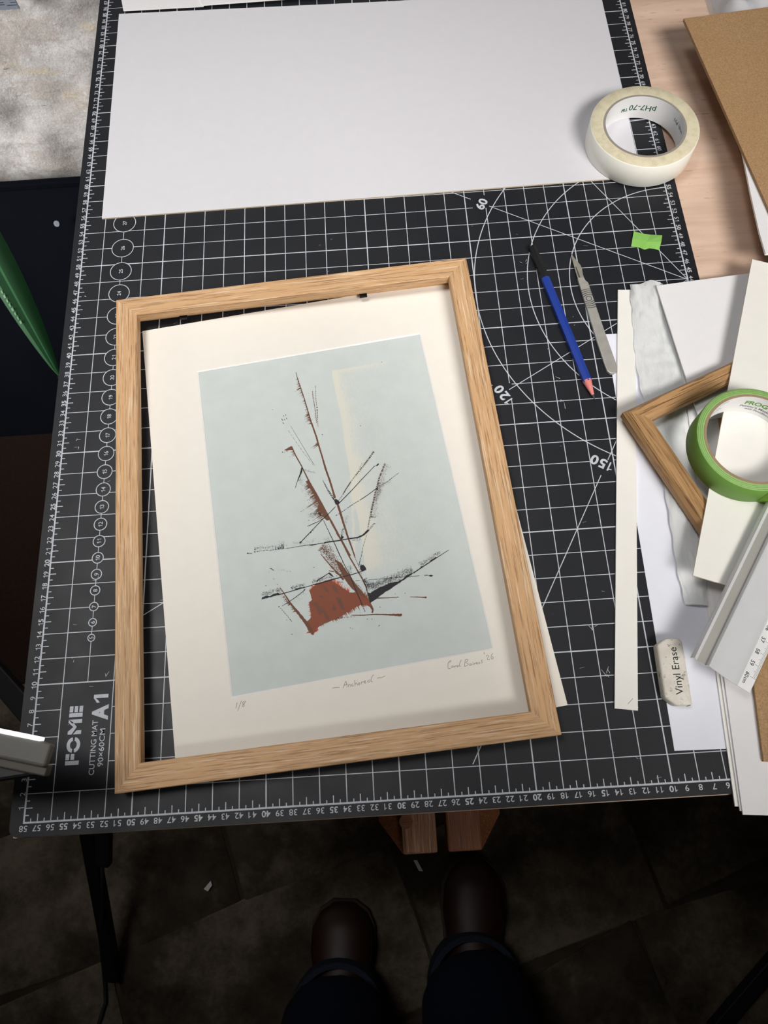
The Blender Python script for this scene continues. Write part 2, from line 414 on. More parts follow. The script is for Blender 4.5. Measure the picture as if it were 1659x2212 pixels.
def rough_wall(name, x0, x1, z0, z1, y, nx, nz, amp):
    v, f = [], []
    for j in range(nz + 1):
        for i in range(nx + 1):
            x, z = x0 + (x1 - x0) * i / nx, z0 + (z1 - z0) * j / nz
            p = Vector((x * .045, z * .075, 3.1)); d = noise.fractal(p, 1.0, 2.0, 5) * amp + noise.fractal(p * 4.1, 1.0, 2.0, 4) * amp * .35
            v.append((x, y - abs(d), z))
    for j in range(nz):
        for i in range(nx):
            a = j * (nx + 1) + i; f.append((a, a + 1, a + nx + 2, a + nx + 1))
    return obj(name, v, f, 'stone_plaster', smooth=True)
tag(rough_wall('wall_back', -230, 280, FZ - 4, 190, 118, 300, 170, 1.8), 'rough lime-washed grey stone wall behind the table', kind='structure')
tag(obj('wall_left', *box(-236, -230, -260, 125, FZ - 4, 190), 'room_plaster'), 'dim plaster wall on the left of the room', kind='structure')
tag(obj('wall_right', *box(280, 286, -260, 125, FZ - 4, 190), 'room_plaster'), 'dim plaster wall on the right of the room', kind='structure')
tag(obj('wall_front', *box(-230, 280, -266, -260, FZ - 4, 190), 'room_plaster'), 'dim plaster wall behind the photographer', kind='structure')
tag(obj('ceiling', *box(-236, 286, -266, 125, 186, 192), 'room_plaster'), 'dim plaster ceiling of the workshop', kind='structure')

# things low down at the left
o = obj('floor_rug', *prism([(-95, 22), (-3, 20), (-2, 78), (-95, 80)], FZ - .1, FZ + .6), 'rug_brown', bevel=.2)
tag(o, 'plain dark brown rug on the floor left of the table', 'rug')
t = thing('portfolio_case', 'flat navy black portfolio case leaning against the stone wall', 'case', (-45, 71, FZ + .6))
A = [(-55, 0, 0), (41, 0, 0), (41, 40, 26), (-55, 40, 26)]
nrm = Vector((0, -26, 40)).normalized() * -3.0
v = A + [tuple(Vector(p) - nrm * -1) for p in A]
obj('body', [(p[0], p[1], p[2]) for p in A] + [(p[0], p[1] - nrm.y * -1, p[2] - nrm.z * -1 + 0) for p in A], [(3, 2, 1, 0), (4, 5, 6, 7), (0, 1, 5, 4), (1, 2, 6, 5), (2, 3, 7, 6), (3, 0, 4, 7)], 'case_navy', t, bevel=.4)
rim = MB().add(bar((-55, 39.4, 26.3), (41, 39.4, 26.3), 1.4, 1.4)); rim.build('rim', 'case_navy', t, bevel=.3)
p = Vector(at(124, 483, FZ + 24.4)) - Vector((-45, 71, FZ + .6))
obj('rivet', *tube([(p.x, p.y, p.z), (p.x, p.y - .3, p.z + .3)], .55, 12), 'rivet_grey', t)
# folded green umbrella leaning on the case
e0, e1 = Vector(at(-55, 470, -39)), Vector(at(128, 812, -59))
t = thing('folded_umbrella', 'folded green umbrella with white lettering leaning by the dark case', 'umbrella', tuple(e1))
n = 16; v, f = [], []
ax = (e0 - e1); side = ax.cross(Vector((0, 0, 1))).normalized(); up = side.cross(ax).normalized()
for i in range(n + 1):
    q = i / n; w_ = 2.75 * math.sin(math.pi * min(1, q * .62 + .015)) ** .8 if q > 0 else .15
    c = ax * q
    for k, (a, b) in enumerate(((-1.0, .1), (-.55, .55), (-.1, .35), (.1, .75), (.55, .6), (1.0, .0), (.0, -.6))):
        v.append(tuple(c + side * (a * w_) + up * (b * w_ * .7)))
for i in range(n):
    for k in range(7): f.append((i * 7 + k, i * 7 + (k + 1) % 7, (i + 1) * 7 + (k + 1) % 7, (i + 1) * 7 + k))
f += [tuple(range(6, -1, -1)), tuple(n * 7 + k for k in range(7))]
smooth_by_angle(obj('canopy', v, f, 'umbrella_green', t), 35)
obj('ferrule', *tube([(0, 0, 0), tuple(ax * -.05)], [.45, .25], 8), 'black_metal', t)
mb = MB()
for i in range(15):
    q = .38 + i * .028
    if i == 8: continue
    w_ = 2.75 * math.sin(math.pi * (q * .62 + .015)) ** .8
    c = ax * q + side * (-.66 * w_) + up * (.46 * w_ * .7 + .12); d = ax.normalized(); s2 = side * .8 + up * .75
    h = .4 if i % 3 else .55
    mb.quad([tuple(c - d * .28 - s2 * h * .5), tuple(c + d * .22 - s2 * h * .5), tuple(c + d * .28 + s2 * h * .5), tuple(c - d * .2 + s2 * h * .5)])
mb.build('lettering', 'umbrella_print', t)
# steel ruler hanging on the wall
rx, ry = at(42, 17, -14)[0], 114.0
d_ = Vector(at(43, 17, 0)) - Vector(CC); tt = (ry - CC[1]) / d_.y; hp = Vector(CC) + d_ * tt
t = thing('steel_ruler', 'steel ruler with inch marks hanging on the stone wall', 'ruler', (hp.x, ry, hp.z))
obj('blade', *box(-3.6, 0, -.25, 0, 0, 30), 'ruler_steel', t, bevel=.03)
mb = MB()
for i in range(40):
    L = 1.5 if i % 8 == 0 else (1.1 if i % 4 == 0 else .8); z = .6 + i * .4
    mb.quad([(-L - .1, -.27, z), (-.1, -.27, z), (-.1, -.27, z + .1), (-L - .1, -.27, z + .1)])
text(mb, 'IN', (0, 0), 0, .9, None, 0, 'C', mapf=lambda u, v_: (-1.9 - v_, -.27, 1.3 + u))
mb.build('scale_marks', 'ink_black', t)

# ------------------------------------------------------------------ table
t = thing('work_table', 'beech-topped work table with black metal legs', 'table', (50, 48, FZ))
H0 = 75.0 - .32
obj('table_top', *box(-50.9, 66, -49.06, 55, H0 - 2.6, H0), 'beech', t, bevel=.12)
for lx in (-46, 60):
    for ly in (-26, 46):
        mb = MB().add(bar((lx, ly, 0), (lx, ly, H0 - 2.6), 3.4)); mb.build('leg', 'black_metal', t, bevel=.2)
mb = MB().add(bar((-46, -26, H0 - 4.6), (60, -26, H0 - 4.6), 3)); mb.build('rail', 'black_metal', t)
mb = MB().add(bar((-46, 46, H0 - 4.6), (60, 46, H0 - 4.6), 3)); mb.build('rail', 'black_metal', t)

# black folding stand seen left of the table, with its cable
a, b = Vector(at(185, 1765, -52)), Vector(at(247, 2112, FZ + 1))
t = thing('black_stand', 'black metal stand with a hanging cable below the left corner of the table', 'stand', tuple(b))
mb = MB().add(bar(tuple(a - b), (0, 0, 0), 1.9, 1.9)); mb.build('strut', 'black_metal', t, bevel=.2)
c0, c1 = Vector(at(226, 1750, -46)) - b, Vector(at(224, 1868, -50)) - b
mb = MB().add(bar(tuple(c0), tuple(c1), 2.0, 1.4)); mb.build('adapter_box', 'black_plastic', t, bevel=.25)
c2 = Vector(at(-40, 1420, -40)) - b; c3 = Vector(at(215, 1710, -30)) - b
mb = MB().add(bar(tuple(c2), tuple(c3), 2.6, 2.0)); mb.build('strut', 'black_metal', t, bevel=.2)
cab = [Vector(at(221, 1866, -50)), Vector(at(222, 1950, -60)), Vector(at(217, 2030, -68)), Vector(at(226, 2120, FZ + .5)), Vector(at(228, 2165, FZ + .5)), Vector(at(213, 2212, FZ + .5)), Vector(at(208, 2290, FZ + .5))]
obj('cable', *tube([tuple(p - b) for p in cab], .28, 8), 'cable_black', t, smooth=True)

# wooden stool whose beam ends stick out under the front edge
Z0 = -30.0
q = [at(870, 1765, Z0), at(945, 1757, Z0), at(965, 1757, Z0), at(1038, 1750, Z0)]
yb = at(905, 1845, Z0)[1]
bx = (at(868, 1800, Z0)[0], at(943, 1800, Z0)[0], at(965, 1800, Z0)[0], at(1040, 1800, Z0)[0])
t = thing('wooden_stool', 'brown wooden stool pushed under the table, two worn beam ends showing', 'stool', (bx[1] + .5, yb + 14, FZ))
ox, oy = bx[1] + .5, yb + 14
for (xa, xb, mt, sg) in ((bx[0], bx[1], 'stool_wood_worn', -1), (bx[2], bx[3], 'stool_wood', 1)):
    xa -= ox; xb -= ox; hz = Z0 - FZ; L = 28
    # local x runs along the beam so the grain does too
    v, f = box(-L / 2, L / 2, -(xb - xa) / 2, (xb - xa) / 2, -4, 0)
    bo = obj('beam', v, f, mt, t, loc=((xa + xb) / 2, 0, hz), rot=(0, 0, 90), bevel=.25)
    # splayed cheek board outside the beam
    xo = xa if sg < 0 else xb
    v = [(xo, -L / 2, hz - 1), (xo + sg * 2.6, -L / 2 + 3.4, hz - 3), (xo + sg * 2.6, L / 2, hz - 3), (xo, L / 2, hz - 1),
         (xo, -L / 2, hz - 4.4), (xo + sg * 2.6, -L / 2 + 3.4, hz - 6), (xo + sg * 2.6, L / 2, hz - 6), (xo, L / 2, hz - 4.4)]
    f = [(0, 1, 2, 3), (7, 6, 5, 4), (0, 4, 5, 1), (1, 5, 6, 2), (2, 6, 7, 3), (3, 7, 4, 0)]
    if sg < 0: f = [g[::-1] for g in f]
    obj('cheek', v, f, 'stool_wood', t)
    for yy in (-2, 11):
        mb = MB().add(bar((xo - sg * 1.5, yy, hz - 4), (xo + sg * 5, yy + (2 if yy > 0 else -1), 0), 3.2)); mb.build('leg', 'stool_wood', t, bevel=.2)
kn = at(877, 1775, Z0)
obj('knot', *tube([(kn[0] - ox, kn[1] - oy, Z0 - FZ - .02), (kn[0] - ox, kn[1] - oy, Z0 - FZ + .03)], .75, 14), 'stool_wood', t)

# chair leg at lower right, scraps on the floor
a, b = Vector(at(1700, 2045, -68)), Vector(at(1540, 2230, FZ + 1))
t = thing('black_tripod', 'black metal tripod leg on the floor at the lower right', 'tripod', tuple(b))
mb = MB().add(bar(tuple(a - b), (0, 0, 0), 2.2, 2.2)); mb.build('leg', 'black_metal', t, bevel=.2)
mb = MB().add(bar(tuple(a - b), tuple(a - b + Vector((8, 14, 30))), 3, 3)); mb.build('column', 'black_metal', t, bevel=.2)
for nm, lb, pts in (('wood_chip', 'small pale chip of wood on the dark floor beside the black stand', ((441, 1920), (450, 1925), (459, 1912), (456, 1902))),
                    ('paper_scrap', 'small pale scrap lying on the floor below the wooden beams', ((893, 1858), (901, 1858), (914, 1882), (905, 1881)))):
    P_ = [Vector(at(x, y, FZ + .1)) for x, y in pts]
    c = sum(P_, Vector()) / 4
    v, f = prism([(p.x - c.x, p.y - c.y) for p in P_], 0, .3)
    tag(obj(nm, v, f, 'scuff_white', loc=tuple(c)), lb, 'scrap')

# ------------------------------------------------------------------ the photographer: only shoes and jeans show
def skin(name, verts, edges, radii, mat, parent, root=0, sub=2):
    me = bpy.data.meshes.new(name); bm = bmesh.new(); ly = bm.verts.layers.skin.verify()
    bv = []
    for p, r in zip(verts, radii):
        b_ = bm.verts.new(Vector(p) * S); r = r if isinstance(r, tuple) else (r, r)
        b_[ly].radius = (r[0] * S, r[1] * S); b_[ly].use_root = False; bv.append(b_)
    bv[root][ly].use_root = True
    for a_, b_ in edges: bm.edges.new((bv[a_], bv[b_]))
    bm.to_mesh(me); bm.free(); me.materials.append(MATS[mat])
    o_ = bpy.data.objects.new(name, me); col.objects.link(o_); o_.parent = parent
    m = o_.modifiers.new('skin', 'SKIN'); m.use_smooth_shade = True
    m2 = o_.modifiers.new('sub', 'SUBSURF'); m2.levels = m2.render_levels = sub
    return o_
PX, PY = 27.0, -36.0
per = thing('person', 'person in turned-up blue jeans and brown shoes standing at the table', 'person', (PX, PY, FZ))
def L_(p): return (p[0] - PX, p[1] - PY, p[2] - FZ)
body = skin('body', [L_(p) for p in ((27, -43, 18), (27, -43, 45), (27, -42, 66), (27, -40, 74), (27, -37, 82), (27, -37, 93), (27, -30, 80), (11, -42, 63), (3, -30, 40), (15, -8, 58), (18, -6, 62), (43, -42, 63), (51, -30, 40), (41, -8, 58), (38, -6, 62))],
     [(0, 1), (1, 2), (2, 3), (3, 4), (4, 5), (4, 6), (2, 7), (7, 8), (8, 9), (9, 10), (2, 11), (11, 12), (12, 13), (13, 14)],
     [(15, 10), (15, 10), (13, 9), 5.2, (7.5, 8.8), (6.5, 8), 1.6, 6.5, 4.6, 3.2, 2.6, 6.5, 4.6, 3.2, 2.6], 'sweater', per)
skin('head', [L_(p) for p in ((27, -39, 76), (27, -37, 83), (27, -36.5, 92), (27, -29.5, 83))], [(0, 1), (1, 2), (1, 3)], [5.0, (7.6, 9.2), (6.6, 8.2), 1.3], 'skin', per, 1)
skin('hair', [L_(p) for p in ((27, -42, 82), (27, -41, 91), (27, -37, 97))], [(0, 1), (1, 2)], [(8.2, 6), (8.4, 6.4), (6.2, 6)], 'hair', per, 1)
skin('jeans', [L_(p) for p in ((27, -43, 20), (20, -42, 8), (18, -40, -28), (16.4, -33, -60), (16.2, -31.5, -68), (34, -42, 8), (36, -40, -28), (36.6, -31, -60), (36.8, -29, -68))],
     [(0, 1), (1, 2), (2, 3), (3, 4), (0, 5), (5, 6), (6, 7), (7, 8)], [(15, 10.5), (10.6, 11), (8.8, 9.2), (8.2, 8.8), (8.4, 9), (10.6, 11), (8.8, 9.2), (8.2, 8.8), (8.4, 9)], 'denim', per)
for sx, sy, tx, ty in ((16.2, -31.5, 17.2, -17.5), (36.8, -29, 38.6, -12.5)):
    cu = ring([(6.2, 0), (7.0, 0), (7.2, 2.6), (7.0, 5.2), (6.2, 5.2)], 28)
    d = Vector((tx - sx, ty - sy, 0)).normalized(); s_ = Vector((-d.y, d.x, 0))
    smooth_by_angle(obj('cuff', [(sx - PX + x, sy - PY + y, z + 3.6) for x, y, z in cu[0]], cu[1], 'denim_cuff', per), 50)
    L = Vector((tx - sx, ty - sy, 0)).length + 7
    v, f = [], []; N = 18
    prof = [(0, 3.2, 6.5), (.1, 3.9, 7.5), (.25, 4.0, 8.0), (.42, 4.0, 7.6), (.55, 4.3, 6.2), (.7, 4.9, 5.2), (.84, 4.7, 4.8), (.94, 3.6, 4.0), (1.0, 1.6, 2.6)]
    for q, hw, hh in prof:
        c = Vector((sx - PX, sy - PY, 0)) + d * (q * L - 7)
        for k in range(N):
            a_ = 2 * math.pi * k / N; zz = 1.2 + hh * .5 + hh * .5 * math.sin(a_)
            v.append(tuple(c + s_ * (hw * math.cos(a_)) + Vector((0, 0, zz))))
    for i in range(len(prof) - 1):
        for k in range(N): f.append((i * N + k, (i + 1) * N + k, (i + 1) * N + (k + 1) % N, i * N + (k + 1) % N))
    f += [tuple(range(N)), tuple((len(prof) - 1) * N + k for k in range(N - 1, -1, -1))]
    sh = obj('shoe', v, f, 'shoe_leather', per, smooth=True)
    so = []
    for q, hw, hh in prof:
        c = Vector((sx - PX, sy - PY, 0)) + d * (q * L * 1.02 - 7.2); so.append((c + s_ * (hw + .3), c - s_ * (hw + .3)))
    pl = [(p[0].x, p[0].y) for p in so] + [(p[1].x, p[1].y) for p in reversed(so)]
    obj('sole', *prism(pl, .05, 1.7), 'shoe_sole', sh)

# ------------------------------------------------------------------ drawing of the print, in centimetres on its mount
ART = [
('br','line',[(-1.45,12.9),(-1.31,11.59),(-1.2,10.99),(-1.07,10.08),(-0.93,8.79),(-0.78,7.52)],0.05,0.11,0),
('br','line',[(-0.78,7.52),(-0.55,6.08),(-0.49,5.4),(-0.28,3.57),(-0.13,2.42),(0.09,0.76)],0.14,0.13,0),
('br','line',[(-0.36,4.37),(-0.23,2.94),(-0.04,1.9),(0.16,0.08)],0.13,0.17,0),
('br','line',[(0.27,-0.32),(0.39,-1.22),(0.51,-2.29),(0.59,-2.85),(0.71,-3.72),(0.84,-4.46),(0.96,-5.26)],0.2,0.1,0),
('br','line',[(0.58,-3.15),(0.81,-4.42),(0.97,-5.43)],0.1,0.07,0),
('br','line',[(0.97,-5.43),(1.12,-6.06),(1.27,-7.06)],0.05,0.04,0.12),
('br','line',[(-2.83,5.58),(-2.6,4.67),(-2.2,3.5)],0.11,0.1,0),
('br','line',[(-2.21,3.49),(-1.86,2.25),(-1.22,0.39),(-0.55,-1.72)],0.1,0.14,0),
('br','line',[(-0.55,-1.72),(0.05,-3.59),(0.59,-5.19)],0.17,0.15,0),
('br','line',[(-0.2,-3),(0.12,-3.75),(0.53,-5.27),(1.22,-7.2),(1.48,-8.13)],0.14,0.1,0),
('br','poly',[(-2.21,3.49),(-1.86,2.25),(-1.47,1.09),(-0.92,-0.46),(-0.62,-1.3),(-0.51,-1.73),(-0.82,-1.78),(-1.03,-1.49),(-1.08,-1.07),(-1.25,-0.63),(-1.27,-0.25),(-1.39,0.14),(-1.52,0.45),(-1.61,0.98),(-1.82,1.35),(-1.93,1.79),(-2.11,2.07),(-1.87,2.18)]),
('br','poly',[(-2.82,5.66),(-2.77,5.24),(-3.06,5.3),(-3.28,5.28),(-3.51,5.39),(-3.13,5.55)]),
('br','brist',[(-1.38,12.31),(-1.2,10.99),(-1.07,10.08),(-0.93,8.79),(-0.78,7.52)],(-1,-0.25),0.28,70,0.04),
('br','brist',[(-1.36,11.2),(-1.21,10.93)],(-1,-0.3),0.6,4,0.05),
('br','brist',[(-0.97,8.49),(-0.79,7.46)],(-1,-0.2),0.35,30,0.04),
('br','brist',[(-0.63,5.55),(-0.51,5.28)],(-1,-0.45),0.5,8,0.05),
('br','brist',[(-1.9,1.98),(-1.71,1.18),(-1.39,0.14),(-1.24,-0.58),(-1.06,-1.4)],(-1,-0.38),0.5,120,0.04),
('br','brist',[(-1.43,0.15),(-1.37,-0)],(-1,-0.45),1.15,3,0.04),
('br','brist',[(-1.22,-0.45),(-1.07,-1.17)],(-1,-0.4),0.9,26,0.03),
('br','line',[(-0.89,-1.43),(-1.54,-1.71),(-2.48,-1.99)],0.07,0.02,0),
('br','brist',[(-2.79,5.25),(-2.6,4.67)],(-1,-0.4),0.3,8,0.05),
('br','spk',[(-3.17,5.32),(-3.73,5.19)],0.12,26,0.05,0),
('br','line',[(-0.23,10.67),(-0.28,9.98),(-0.26,9.16),(-0.3,8.17),(-0.33,7.43)],0.07,0.06,0.1),
('br','line',[(0.1,11.18),(0.01,10.37),(-0.07,9.5),(-0.08,8.88)],0.04,0.05,0.12),
('br','line',[(-0.07,9),(-0.16,8.14),(-0.26,7.05)],0.1,0.03,0.14),
('gb','line',[(0.86,0.28),(1.26,0.79),(1.71,1.3)],0.07,0.1,0),
('br','line',[(0.42,-0.18),(0.83,0.23)],0.05,0.06,0.1),
('gb','line',[(1.71,1.3),(2.21,1.81),(2.93,2.48),(3.66,3.2),(4.17,3.74)],0.05,0.16,0.12),
('gb','spk',[(2.21,1.81),(2.93,2.48),(3.66,3.2),(4.17,3.74)],0.12,160,0.04,0),
('gb','spk',[(2.4,2.07),(3,2.87)],0.06,40,0.03,0),
('pb','line',[(4.92,2.44),(4.52,1.76),(4.19,1.22),(3.87,0.44),(3.58,-0.15),(3.31,-0.88),(3,-1.65),(2.86,-2.15)],0.14,0.16,0.1),
('pb','spk',[(5,2.38),(4.49,1.57),(4.17,0.83),(4.01,0.21),(3.68,-0.36),(3.38,-0.99),(3.18,-1.63),(3.03,-2.23)],0.34,420,0.04,0.12),
('pb','spk',[(4.08,0.85),(3.82,-0.1),(3.47,-0.77)],0.22,260,0.04,0.05),
('pb','line',[(2.9,-2.16),(3.27,-2.25)],0.12,0.06,0.1),
('gy','line',[(2.8,-2.14),(2.62,-2.63),(2.44,-3.12)],0.12,0.08,0.12),
('gy','line',[(2.24,-3.65),(1.82,-4.52),(1.5,-5.34)],0.04,0.03,0.18),
('or','poly',[(-3.25,-7.46),(-2.83,-7.16),(-2.15,-7.01),(-1.22,-6.94),(-0.87,-7.27),(-1.25,-6.94),(-0.55,-7.5),(0.06,-8.12),(0.61,-8.24),(1.21,-8.48),(1.52,-8.95),(1.64,-9.51),(1.28,-9.33),(-0.04,-8.72),(-1.31,-7.75),(-1.23,-7.61),(-2.21,-7.42),(-2.85,-7.62),(-3.04,-7.89)]),
('ru','poly',[(-3.18,-7.48),(-2.79,-7.22),(-2.16,-7.08),(-1.23,-6.99),(-0.88,-7.32),(-1.2,-7.04),(-0.57,-7.61),(0.04,-8.22),(0.59,-8.33),(1.13,-8.54),(1.47,-9.04),(1.63,-9.54),(1.73,-9.95),(1.49,-9.74),(1.19,-9.43),(0.84,-9.39),(0.32,-9.52),(-0.2,-9.71),(-0.74,-9.97),(-1.26,-10.14),(-1.69,-10.21),(-2.43,-10.46),(-3.17,-10.69),(-1.93,-10.2),(-2.88,-10.57),(-3.33,-11.08),(-3.57,-10.85),(-3.74,-9.95),(-3.41,-9.76),(-3.31,-9.43),(-3.33,-9.02),(-3.3,-8.41),(-3.04,-8.25),(-3.1,-7.83)]),
('or','brist',[(-3.18,-7.5),(-2.79,-7.26),(-2.16,-7.12),(-1.23,-7.01)],(-0.25,1),0.24,70,0.05),
('or','brist',[(-3.29,-8.41),(-3.33,-9.02),(-3.33,-9.53)],(-1,0.15),0.14,30,0.04),
('or','brist',[(-1.13,-7.05),(-0.57,-7.61),(0.04,-8.22)],(0.35,1),0.3,50,0.05),
('ru','brist',[(1.13,-8.54),(1.5,-9.08)],(0.6,0.7),0.3,24,0.05),
('ru','brist',[(1.26,-9.44),(0.83,-9.42),(0.32,-9.54),(-0.21,-9.73),(-0.74,-9.99),(-1.69,-10.21)],(0.3,-1),0.26,90,0.05),
('br','brist',[(-0.82,-10.1),(-1.88,-10.2),(-2.67,-10.5)],(0.2,-1),0.12,30,0.04),
('or','poly',[(-3.13,-10.77),(-2.94,-10.65),(-2.89,-10.79),(-3.06,-10.91),(-3.26,-10.94)]),
('or','poly',[(-3.92,-10.87),(-3.7,-10.74),(-3.56,-10.79),(-3.62,-10.88),(-3.8,-10.89)]),
('br','line',[(1.54,-9.66),(1.67,-9.97),(1.56,-10.24)],0.2,0.13,0),
('bl2','poly',[(-2.04,-7.3),(-1.86,-7.44),(-1.76,-7.82),(-1.94,-7.63)]),
('bl2','poly',[(-1.19,-7.36),(-0.96,-7.55),(-0.86,-7.99),(-1.08,-7.95),(-1.13,-7.63)]),
('bl2','poly',[(-3.01,-8.56),(-2.64,-8.58),(-2.59,-8.95),(-2.93,-8.89)]),
('bl2','poly',[(-2.77,-9.12),(-2.36,-9.4),(-2.59,-9.59),(-2.71,-9.44)]),
('bl2','poly',[(-2.48,-8.87),(-2.26,-9.11),(-1.97,-9.83),(-1.97,-10.13),(-2.15,-10),(-2.31,-9.41)]),
('bl2','poly',[(-2.53,-8.04),(-2.2,-8.05),(-2.11,-8.27),(-2.37,-8.17)]),
('bl2','poly',[(-1.54,-9.3),(-1.32,-8.88),(-1.3,-9.35),(-1.23,-9.41),(-1.43,-9.53)]),
('bl2','poly',[(-1.12,-8.37),(-0.73,-8.59),(-0.62,-9.26),(-0.53,-9.56),(-0.81,-9.51),(-0.95,-9.12)]),
('bl2','poly',[(-2.64,-8.59),(-2.49,-8.98),(-2.36,-9.51),(-2.65,-9.59),(-2.79,-9.14)]),
('bl2','poly',[(-1.55,-9.3),(-1.33,-9.05),(-1.25,-9.39),(-1.44,-9.53)]),
('bl2','poly',[(-2.39,-9),(-2.05,-9.78),(-1.88,-10.09),(-2.1,-10.12),(-2.24,-9.67)]),
('bl2','poly',[(-1.95,-7.26),(-1.7,-7.53),(-1.59,-7.99),(-1.81,-7.8)]),
('bl2','poly',[(-1.31,-7.31),(-0.95,-7.75),(-0.87,-8.12),(-1.18,-7.85)]),
('bl2','poly',[(-1,-8.54),(-0.64,-8.89),(-0.81,-9.08)]),
('br','line',[(-5.49,-6.78),(-5.22,-7.3),(-4.84,-8.17),(-4.44,-8.91)],0.06,0.17,0),
('br','line',[(-4.52,-8.74),(-4.2,-9.31),(-3.76,-10.1),(-3.47,-10.86)],0.2,0.3,0),
('br','brist',[(-5.26,-7.58),(-5.03,-8.08),(-4.74,-8.55),(-4.45,-9.01)],(-0.9,-0.3),0.2,40,0.05),
('br','spk',[(-5.68,-6.93),(-5.52,-7.27),(-5.27,-7.63)],0.16,60,0.05,0),
('br','poly',[(-3.55,-10.74),(-3.3,-11.06),(-3.36,-11.12),(-3.54,-11.02)]),
('br','poly',[(-0.72,-5.19),(-0.25,-5.62),(0.23,-6.64),(0.65,-7.61),(1.14,-8.5),(1.39,-9.06),(0.96,-8.69),(0.53,-8.31),(0.13,-7.67),(-0.24,-6.92),(-0.37,-6.38)]),
('br','spk',[(-1.7,-3.94),(-1.28,-4.32),(-0.9,-5.15),(-0.48,-6.13),(-0.05,-7.03)],0.5,1100,0.06,0),
('br','spk',[(0.2,-7.3),(0.68,-7.83),(1.11,-8.64)],0.3,300,0.05,0),
('br','line',[(-1.78,-4.57),(-1.05,-5.86),(-0.39,-6.83)],0.06,0.14,0),
('br','line',[(-1.34,-6.12),(-0.79,-6.3),(-0.27,-7.06)],0.06,0.2,0.4),
('br','line',[(-1,-3.83),(-0.83,-4.45)],0.05,0.06,0.15),
('br','line',[(2.13,-9.1),(3.13,-9.26),(3.9,-9.35)],0.1,0.05,0),
('br','line',[(4.79,-9.5),(5.48,-9.64),(6.09,-9.8)],0.03,0.1,0),
('br','poly',[(5.93,-9.7),(6.1,-9.71),(6.13,-9.8),(6.06,-9.86),(5.89,-9.8)]),
('br','line',[(-0.13,-10.1),(0.83,-10.28),(1.8,-10.39),(3.15,-10.68)],0.05,0.13,0),
('br','poly',[(3.03,-10.6),(3.58,-10.66),(3.86,-10.7),(3.92,-10.81),(3.81,-10.92),(3.48,-10.84),(3.07,-10.74)]),
('br','line',[(-1.26,-10.15),(-0.56,-10.19),(0.2,-10.28)],0.06,0.03,0.2),
('bk','poly',[(1.24,-7.05),(1.32,-7.4),(1.43,-7.83),(1.51,-8.5),(1.69,-8.61),(2.08,-8.42),(2.46,-8.28),(3.05,-8.18),(3.5,-8.05),(4.07,-8.07),(4.45,-7.96),(4.78,-7.72),(5.24,-7.59),(5.57,-7.56),(5.21,-7.74),(4.5,-8.05),(3.57,-8.46),(2.56,-8.9),(1.7,-9.33),(1.52,-9.41),(1.49,-9),(1.46,-8.49),(1.38,-7.89)]),
('bk','spk',[(1.48,-8.13),(2.04,-8.23),(2.79,-8.01),(3.66,-7.95)],0.42,900,0.04,0.15),
('bk','spk',[(1.33,-7.37),(1.65,-8.01)],0.25,240,0.04,0.05),
('bk','spk',[(3.66,-7.95),(4.57,-7.68),(5.49,-7.41)],0.42,520,0.04,0.15),
('bk','line',[(5.45,-7.6),(6.08,-7.32),(7.5,-6.72),(8.14,-6.45),(8.7,-6.21)],0.09,0.03,0),
('bk','poly',[(6.07,-7.31),(6.15,-7.18),(6.4,-7.18),(6.52,-7.1),(6.71,-7.06)]),
('bk','poly',[(6.95,-6.94),(7.06,-6.78),(7.33,-6.71),(7.53,-6.6),(7.6,-6.68),(7.34,-6.81)]),
('bk','spk',[(6.12,-7.12),(6.66,-6.96),(7.39,-6.58),(8.01,-6.39)],0.26,220,0.04,0.1),
('bk','line',[(-7.21,-3.38),(-6.67,-3.39),(-6.05,-3.45),(-5.24,-3.52),(-4.42,-3.58)],0.05,0.03,0.16),
('bk','line',[(-7.8,-3.37),(-7.37,-3.47)],0.09,0.05,0.1),
('bk','line',[(-4.42,-3.58),(-3.18,-3.59),(-2.06,-3.66),(0,-3.73)],0.03,0.06,0),
('bk','poly',[(-2.75,-3.6),(-2.03,-3.66),(-2,-3.71),(-2.35,-3.74),(-2.58,-3.68)]),
('bk','spk',[(-7.19,-3.25),(-5.22,-3.35),(-4.4,-3.4)],0.3,200,0.04,0.12),
('bk','spk',[(-3.93,-3.38),(-2.91,-3.46),(-1.88,-3.5),(-0.85,-3.53)],0.24,110,0.04,0.12),
('bk','brist',[(-5.44,-3.44),(-4.62,-3.49)],(0.25,1),0.4,16,0.03),
('bk','line',[(-1.34,-3.63),(-0.01,-3.7),(0.8,-3.71),(1.55,-3.74)],0.05,0.11,0),
('bk','line',[(1.51,-3.74),(1.98,-3.61),(2.49,-3.25)],0.13,0.16,0),
('bk','spk',[(2.49,-3.23),(3.11,-2.78)],0.1,50,0.04,0),
('bk','spk',[(0.95,-3.88),(1.73,-3.98)],0.2,40,0.04,0),
('bk','poly',[(-7.09,-7.49),(-7.03,-7.32),(-6.73,-7.25),(-6.39,-7.34),(-6.02,-7.2),(-5.71,-7.17),(-5.51,-7.34),(-6.15,-7.41)]),
('bk','line',[(-5.74,-7.36),(-4.41,-7.23),(-3.43,-7.13)],0.07,0.05,0),
('bk','line',[(-3.43,-7.13),(-2.4,-7.02),(-1.63,-6.93),(-1.11,-6.87),(-0.5,-6.86)],0.05,0.06,0),
('bk','line',[(-2.63,-7.08),(-1.54,-6.97),(-0.45,-6.85),(0.57,-6.78),(1.45,-6.66)],0.08,0.06,0),
('bk','poly',[(-4.41,-7.22),(-4.19,-7.11),(-3.88,-7.07),(-3.48,-7.08),(-3.43,-7.14)]),
